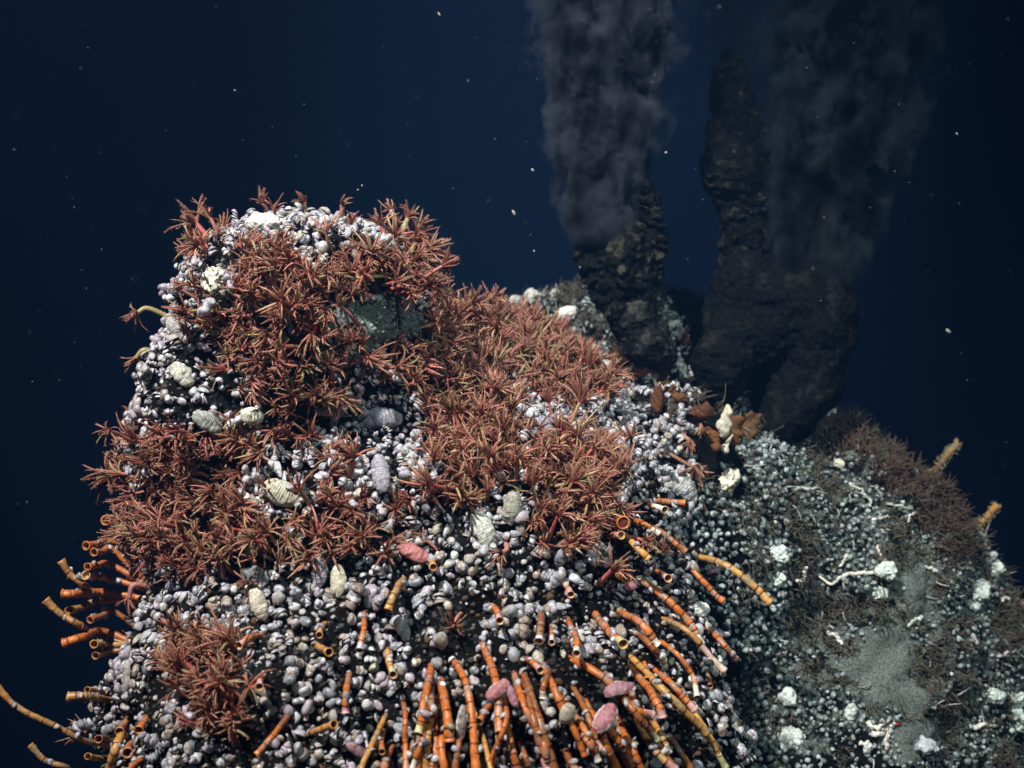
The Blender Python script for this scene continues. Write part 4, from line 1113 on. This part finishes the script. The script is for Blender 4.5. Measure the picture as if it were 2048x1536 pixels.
# ------------------------------------------------------------------ the right slope and the back ridge: small snails, brown turf, mud
fi = order[(FAR & ~bare_z & ~dark_z)[order]]
fi = fi[thin(SP[fi], .0064)]
snail = Bag(); turf = Bag()
for i in fi:
    r = random.Random(int(i) + 5); n = Vector(SN[i]); p = Vector(SP[i])
    cl = fbm(np.array([SP[i] * 26]), 2)[0]; edge = max(0, (SU[i] - 1560) / 500)
    strip = SU[i] < 1575 and SV[i] > 850
    redtop = SV[i] < 770 + (SU[i] - 1560) * .86 + 5 + 90 * cl and SU[i] > 1540 and SU[i] < 1930
    if (cl > -.12 or strip) and not (redtop and r.random() < .75):
        for k in range(r.choice([1, 1, 2, 2]) if strip else r.choice([1, 1, 1, 2])):
            V, F, C = SHELL_T[r.randrange(24)]
            s = r.uniform(.0055, .0105) if strip else r.uniform(.0035, .0085)
            ax = (n + Vector((r.gauss(0, .5), r.gauss(0, .5), r.gauss(.2, .4)))).normalized()
            M = qmat(perp_frame(ax, r.uniform(0, 6.28))).T * s
            g = C.mean(1, keepdims=True) * np.array([.80, 1.0, .94]) * r.choice([.5, .6, .7, .85, 1.05])  # green cast of the water in between is put into the shell colour
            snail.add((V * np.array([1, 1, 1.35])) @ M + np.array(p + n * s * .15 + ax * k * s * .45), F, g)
    if r.random() < .05:
        col = np.array((.34, .35, .32)) * r.uniform(.6, 1.1); L = r.uniform(.008, .02)
        a = np.array([r.gauss(0, 1), r.gauss(-.3, .6), r.gauss(0, .7)]); a /= np.linalg.norm(a); c = np.array((r.gauss(0, .4), r.gauss(0, .3), r.gauss(0, .4))) * L
        b0 = np.array(p) + np.array(n) * .003
        V, F, g = sweep(np.stack([b0, b0 + a * L * .35, b0 + a * L * .7 + c * .4, b0 + a * L + c]), np.array([.0009, .0010, .0009, .0005]), 5)
        turf.add(V, F, col)
    if cl < -.12 or redtop or r.random() < .12:
        redness = r.uniform(.5, 1) if redtop else r.random() * .4
        col = np.array((.085, .075, .052)) * (1 - redness) + np.array((.058, .032, .023)) * redness
        for k in range(r.randint(3, 6) if not redtop else r.randint(6, 9)):
            L = r.uniform(.007, .016) * (1.25 if redtop else 1)
            a = (n + Vector((r.gauss(0, .7), r.gauss(0, .7), r.gauss(.2, .6)))).normalized()
            b0 = np.array(p) + np.array((r.gauss(0, .003), r.gauss(0, .003), r.gauss(0, .002)))
            c = np.array((r.gauss(0, .35), r.gauss(0, .35), r.gauss(-.1, .35))) * L
            V, F, g = sweep(np.stack([b0, b0 + np.array(a) * L * .4, b0 + np.array(a) * L * .75 + c * .3, b0 + np.array(a) * L + c]), np.array([.0008, .0008, .0006, .00025]) * (1.2 if redtop else .85), 4, False, True)
            turf.add(V, F, col * r.uniform(.6, 1.4))
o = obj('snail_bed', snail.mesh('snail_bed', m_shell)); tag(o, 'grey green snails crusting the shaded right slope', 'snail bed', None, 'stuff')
o = obj('worm_turf', turf.mesh('worm_turf', m_fuzz)); tag(o, 'brown and reddish worm turf on the right slope', 'worm turf', None, 'stuff')

# white calcareous worm tubes lying on the slope
def white_tube(pts, wpx, col, label, red_tip=False):
    W = []
    for k, (u, v) in enumerate(pts):
        p, n = surf(u, v); W.append(tuple(p + n * .005))
    path = catmull(W, 8 * len(pts) + 6); m = len(path)
    d = (Vector(path[0]) - CAM).dot(FWD); R = wpx / 2 * d / FPX; t = np.linspace(0, 1, m)
    path = path + np.stack([fbm(np.stack([t * len(pts) * 2.2, np.full(m, pts[0][0] * .1), np.full(m, k * 9.)], 1), 2) for k in range(3)], 1) * R * .7
    V, F, g = sweep(path, R * (1 - .45 * t) * (1 + .08 * np.sin(t * 60)), 8); E = path[0]
    C = np.array(col) * (1 + .2 * vnoise(V * 300))[:, None]
    if red_tip:
        e = obj('white_worm_tube', None, loc=tuple(E)); tag(e, label, 'worm tube', 'white tubes lying on the right slope')
        obj('tube_wall', mk_mesh('tube_wall', V - E, F, m_crust, C), e)
        q = np.stack([path[-1], path[-1] + (path[-1] - path[-3]) * .9, path[-1] + (path[-1] - path[-3]) * 2.2])
        V, F, g = sweep(q, R * np.array([.5, .62, .25]), 8)
        obj('plume', mk_mesh('plume', V - E, F, m_gill, np.tile((.30, .03, .04), (len(V), 1))), e)
    else:
        o = obj('white_worm_tube', mk_mesh('white_worm_tube', V - E, F, m_crust, C), None, tuple(E)); tag(o, label, 'worm tube', 'white tubes lying on the right slope')
WT = (.60, .57, .50)
for a in [
    ([(1745, 1150), (1715, 1152), (1690, 1156), (1662, 1164), (1642, 1154)], 9, WT, "longest white worm tube, wavy, ending at the star shaped lump"),
    ([(1768, 1128), (1758, 1110), (1750, 1092)], 9, (.52, .44, .36), "tan tube pointing up out of the star shaped lump"),
    ([(1608, 1130), (1600, 1160), (1590, 1162)], 9, WT, "hooked white tube right of the round green lump"),
    ([(1700, 1110), (1690, 1124), (1682, 1135)], 8, WT, "short curled white tube left of the tan one"),
    ([(1632, 1124), (1650, 1114), (1664, 1116)], 8, (.45, .45, .42), "grey hooked tube above the longest white one"),
    ([(1938, 1140), (1926, 1134), (1918, 1146)], 9, WT, "white looped tube left of the skyline lumps"),
    ([(1836, 1232), (1826, 1246), (1812, 1256)], 10, (.55, .58, .54), "pale slanting tube at the top of the bare mud"),
    ([(1740, 1446), (1760, 1446), (1772, 1438)], 11, WT, "thick white tube just left of the lower mud"),
    ([(1738, 1470), (1762, 1458), (1786, 1442)], 12, (.62, .56, .52), "white tube with a red plume beside the lower mud", True),
    ([(1768, 1492), (1776, 1474), (1786, 1452)], 10, WT, "white tube rising steeply beside the red plumed one"),
    ([(1718, 1482), (1726, 1490), (1738, 1498)], 9, WT, "little white tube flaring at its lower end near the bottom"),
    ([(1948, 1460), (1970, 1456), (1990, 1450)], 11, WT, "straight white tube in the lower right corner"),
    ([(1665, 1268), (1676, 1276), (1684, 1286)], 11, (.62, .64, .60), "bright white fragment left of the bare mud"),
    ([(1940, 1268), (1948, 1282), (1952, 1294)], 9, (.5, .47, .42), "small white tube pointing down right of the mud"),
    ([(1990, 1310), (2008, 1306), (2024, 1302)], 8, (.45, .38, .38), "mauve white tube near the right picture edge", True),
    ([(1810, 1040), (1818, 1030), (1836, 1028)], 7, (.48, .42, .40), "thin pinkish tube high on the right slope"),
    ([(1740, 1042), (1760, 1038), (1778, 1040)], 7, WT, "thin level white tube in the upper right slope"),
    ([(1720, 985), (1734, 1000), (1738, 1020)], 6, (.5, .48, .42), "thin white tube curving down high on the slope"),
    ([(1700, 975), (1716, 978), (1724, 990)], 6, (.5, .48, .42), "small white hook high on the slope"),
    ([(1590, 980), (1612, 982), (1632, 978)], 6, (.45, .44, .40), "faint wavy tube near the top of the slope"),
    ([(1770, 1010), (1800, 1014), (1815, 1022)], 6, (.5, .48, .42), "narrow white tube beneath the brown turf"),
    ([(1998, 1210), (2012, 1204), (2020, 1214)], 8, WT, "small white arch beside the lowest skyline tube"),
    ([(1560, 1200), (1552, 1220), (1556, 1240)], 12, (.50, .54, .50), "stout pale tube beneath the whiter lump"),
    ([(1870, 1145), (1860, 1140), (1850, 1135)], 7, WT, "short white tube at the edge of the upper mud"),
]: white_tube(*a)

# fluffy grey ball beside the uppermost skyline tube
p = P(1830, 968, 1.84); b = Bag(); r = random.Random(4)
for k in range(520):
    dr = Vector((r.gauss(0, 1), r.gauss(0, 1), r.gauss(0, 1))).normalized(); L = r.uniform(.014, .024)
    s1 = dr * L + Vector((r.gauss(0, .003), r.gauss(0, .003), r.gauss(0, .003)))
    V, F, g = sweep(np.array([(0, 0, 0), tuple(s1 * .5), tuple(s1)]), np.array([.0012, .001, .0004]), 4, False, True)
    b.add(V, F, np.array((.30, .34, .34)) * r.uniform(.7, 1.2))
o = obj('fluffy_ball', b.mesh('fluffy_ball', m_fuzz), None, p); tag(o, 'fluffy grey ball of filaments on the right skyline', 'fluffy ball')

# ------------------------------------------------------------------ drifting specks
m_snow = pigment_mat('drifting_speck', .7, .2, .3, .2, 900, 0)
def speck(size, stretch, seed):
    r = random.Random(seed)
    b = bmesh.new(); bmesh.ops.create_icosphere(b, subdivisions=1, radius=1.0)
    V = np.array([t.co[:] for t in b.verts]); F = np.array([[t.index for t in f.verts] + [f.verts[2].index] for f in b.faces]); b.free()
    V = V * (1 + .35 * vnoise(V * 2 + seed))[:, None] * size * np.array([1, 1, stretch])
    return V, F
b = Bag(); r = random.Random(11)
for k in range(620):
    u, v = r.uniform(-150, 2200), r.uniform(-120, 1250); d = r.choice([r.uniform(.75, 1.1), r.uniform(1.0, 2.6), r.uniform(1.0, 2.6), r.uniform(.35, .6)])
    p = P(u, v, d)
    if BVH.find_nearest(p, .05)[0] is not None or (d < .7 and k % 3): continue
    V, F = speck(r.uniform(.00016, .00036) * (1.9 if r.random() < .05 else 1) * d ** .6, r.uniform(1, 2.8), k)
    q = perp_frame((RGT * -.5 + UPV + Vector((r.gauss(0, .4), r.gauss(0, .4), r.gauss(0, .4)))).normalized())
    b.add(V @ qmat(q).T + np.array(p), F, np.array((.28, .28, .26)) * r.uniform(.15, 1.0))
o = obj('marine_snow', b.mesh('marine_snow', m_snow)); tag(o, 'tiny pale specks drifting in the dark water', 'marine snow', None, 'stuff')
for k, (u, v, s, st, lab) in enumerate([
    (879, 29, 3, 1.8, "pale speck drifting near the top edge, left of the smoke"), (1332, 306, 3.6, 1, "round cream speck drifting between the two smoke plumes"),
    (1065, 340, 3.2, 1.6, "oblong speck drifting just left of the left plume"), (1028, 427, 3.2, 2.0, "double speck drifting lower left of the left plume"),
    (1897, 663, 4.6, 1.5, "largest white speck drifting in open water at right"), (470, 181, 2.6, 1, "yellowish speck drifting high above the left knob"),
    (724, 371, 2.8, 1, "speck drifting close above the knob's crest"), (1914, 268, 2.4, 1.4, "small speck drifting right of the right plume"), (716, 380, 2.2, 1, "fainter speck beside the one above the knob's crest")]):
    d = 1.2; V, F = speck(s * d / FPX, st, 900 + k)
    o = obj('drifting_speck', mk_mesh('drifting_speck', V, F, m_snow, np.tile((.20, .20, .17), (len(V), 1))), None, P(u, v, d), perp_frame(RGT * -.6 + UPV))
    tag(o, lab, 'speck', 'larger specks drifting in the water')

# ------------------------------------------------------------------ black smoke
def plume(name, base, top, r0, r1, dens, col, label, seed, scale=30, hard=1.9, rough=.66, power=.8, step=.25):
    m = bpy.data.materials.new(name); m.use_nodes = True
    n, l = m.node_tree.nodes, m.node_tree.links
    n.remove(n["Principled BSDF"]); out = n["Material Output"]
    base, top = Vector(base), Vector(top); Hh = (top - base).length
    tc = n.new('ShaderNodeTexCoord'); sep = n.new('ShaderNodeSeparateXYZ'); l.new(tc.outputs['Object'], sep.inputs[0])
    def math_(op, a, b=None, c=None):
        q = n.new('ShaderNodeMath'); q.operation = op
        for i, x in enumerate((a, b, c)):
            if x is None: continue
            if isinstance(x, (int, float)): q.inputs[i].default_value = x
            else: l.new(x, q.inputs[i])
        return q.outputs[0]
    xx = math_('MULTIPLY', sep.outputs[0], sep.outputs[0]); yy = math_('MULTIPLY', sep.outputs[1], sep.outputs[1])
    rad = math_('SQRT', math_('ADD', xx, yy))
    tz = math_('DIVIDE', sep.outputs[2], Hh)
    R = math_('ADD', math_('MULTIPLY', math_('POWER', math_('MAXIMUM', tz, 0.0), power), r1 - r0), r0)
    q = math_('SUBTRACT', 1.0, math_('DIVIDE', rad, R))
    mp = n.new('ShaderNodeMapping'); mp.inputs['Location'].default_value = (seed, seed * .7, seed * 1.3); mp.inputs['Scale'].default_value = (1, 1, .8)
    l.new(tc.outputs['Object'], mp.inputs[0])
    t1 = n.new('ShaderNodeTexNoise'); t1.inputs['Scale'].default_value = scale; t1.inputs['Detail'].default_value = 9; t1.inputs['Roughness'].default_value = rough; t1.inputs['Distortion'].default_value = .25
    l.new(mp.outputs[0], t1.inputs['Vector'])
    amp = math_('ADD', math_('MULTIPLY', math_('MINIMUM', tz, .5), 3.0), 1.7)      # smooth at the vent, billowing higher up
    d = math_('ADD', q, math_('MULTIPLY', math_('SUBTRACT', t1.outputs[0], .56), amp))
    d = math_('MINIMUM', math_('MAXIMUM', math_('MULTIPLY', d, hard), 0.0), 1.0)
    d = math_('MULTIPLY', d, math_('ADD', .35, math_('MULTIPLY', math_('MAXIMUM', q, 0.0), 1.5)))
    fade = math_('MINIMUM', math_('MAXIMUM', math_('MULTIPLY', tz, 14.0), 0.0), 1.0)
    thin_ = math_('SUBTRACT', 1.0, math_('MULTIPLY', tz, .45))
    d = math_('MULTIPLY', math_('MULTIPLY', math_('MULTIPLY', d, fade), thin_), dens)
    pv = n.new('ShaderNodeVolumePrincipled')
    # lit pale edge and shaded dark core, put into the smoke's colour
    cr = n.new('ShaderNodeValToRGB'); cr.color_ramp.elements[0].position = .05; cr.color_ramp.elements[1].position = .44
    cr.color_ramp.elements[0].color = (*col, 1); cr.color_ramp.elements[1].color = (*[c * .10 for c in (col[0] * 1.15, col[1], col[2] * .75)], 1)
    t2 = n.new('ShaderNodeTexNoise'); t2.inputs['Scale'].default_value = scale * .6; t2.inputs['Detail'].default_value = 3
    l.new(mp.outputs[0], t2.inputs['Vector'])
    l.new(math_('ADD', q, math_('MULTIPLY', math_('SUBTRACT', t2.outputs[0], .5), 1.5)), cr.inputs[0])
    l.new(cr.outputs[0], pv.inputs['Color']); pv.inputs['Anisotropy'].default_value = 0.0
    l.new(d, pv.inputs['Density']); l.new(pv.outputs[0], out.inputs['Volume'])
    m.cycles.volume_step_rate = step
    a = np.linspace(0, 2 * np.pi, 24, endpoint=False); V = []
    for k in range(9):
        t = k / 8; Rk = (r0 + (r1 - r0) * t ** power) * 1.55
        V.append(np.stack([np.cos(a) * Rk, np.sin(a) * Rk, np.full(24, t * Hh)], 1))
    V = np.concatenate(V); V = np.vstack([V, [0, 0, 0], [0, 0, Hh]])
    i = np.arange(8)[:, None] * 24; j = np.arange(24)[None, :]; k = (j + 1) % 24
    F = np.stack([i + j, i + k, i + 24 + k, i + 24 + j], -1).reshape(-1, 4)
    jj = np.arange(24); kk = (jj + 1) % 24; q_ = len(V) - 2
    F = np.vstack([F, np.stack([kk, jj, np.full(24, q_), np.full(24, q_)], -1), np.stack([192 + jj, 192 + kk, np.full(24, q_ + 1), np.full(24, q_ + 1)], -1)])
    o = obj('smoke_plume', mk_mesh('smoke_plume', V, F, m), None, base, (top - base).to_track_quat('Z', 'Y'))
    tag(o, label, 'smoke plume', 'black smoke plumes', 'stuff' if False else None)
    return o
k = 1.5 / FPX
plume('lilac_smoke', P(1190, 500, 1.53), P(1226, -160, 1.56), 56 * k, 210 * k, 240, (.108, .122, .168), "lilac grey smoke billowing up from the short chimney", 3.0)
plume('shaded_smoke', P(1270, 400, 1.56), P(1300, -160, 1.60), 22 * k, 95 * k, 220, (.020, .022, .026), "narrow black smoke streaming from the short chimney's tip", 5.0, 36, 2.2)  # black plume added for the shaded right side of the lilac smoke
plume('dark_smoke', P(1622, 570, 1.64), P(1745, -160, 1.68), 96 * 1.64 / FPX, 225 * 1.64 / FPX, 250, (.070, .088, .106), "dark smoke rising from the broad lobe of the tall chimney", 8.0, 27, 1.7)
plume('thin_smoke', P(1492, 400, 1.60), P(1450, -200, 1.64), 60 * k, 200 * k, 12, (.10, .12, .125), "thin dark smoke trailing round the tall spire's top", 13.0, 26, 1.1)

# ------------------------------------------------------------------ the rest of the pillar going down, and the water's haze
z0 = -3.2
a = np.linspace(0, 2 * np.pi, 40, endpoint=False)
V = []
for k, (R, z) in enumerate(((.56, -.70), (.78, -1.2), (1.05, -2.0), (1.5, z0 - .05))):
    ring = np.stack([np.cos(a) * R * 1.05 + .09, np.sin(a) * R * .95 + .34, np.full(40, z)], 1); V.append(ring)
V = np.concatenate(V); V = V + np.stack([fbm(V * 3 + 4, 3)] * 3, 1) * .06 * np.array([1, 1, .3])
i = np.arange(3)[:, None] * 40; j = np.arange(40)[None, :]; kk = (j + 1) % 40
F = np.stack([i + j, i + 40 + j, i + 40 + kk, i + kk], -1).reshape(-1, 4)[:, ::-1]
V[:40] = V[:40] * np.array([.80, .80, 1]) + np.array([.02, .07, 0])
o = obj('seabed_pillar', mk_mesh('seabed_pillar', V, F, m_rock)); tag(o, 'rock body of the mound going down into the dark', None, None, 'structure')
hm = bpy.data.materials.new('haze'); hm.use_nodes = True
n, l = hm.node_tree.nodes, hm.node_tree.links
n.remove(n["Principled BSDF"]); pv = n.new('ShaderNodeVolumePrincipled')
pv.inputs['Color'].default_value = (.14, .37, .88, 1); pv.inputs['Density'].default_value = HAZE; pv.inputs['Anisotropy'].default_value = .1
l.new(pv.outputs[0], n["Material Output"].inputs['Volume'])
X = np.array([(x, y, z) for x in (-31, 31) for y in (-31, 31) for z in (z0 - 1.6, 2.2)], float)
F = np.array([(0, 1, 3, 2), (4, 6, 7, 5), (0, 4, 5, 1), (2, 3, 7, 6), (0, 2, 6, 4), (1, 5, 7, 3)])
o = obj('haze', mk_mesh('haze', X, F, hm, smooth=False)); tag(o, 'blue haze of the deep sea water', 'haze', None, 'stuff')
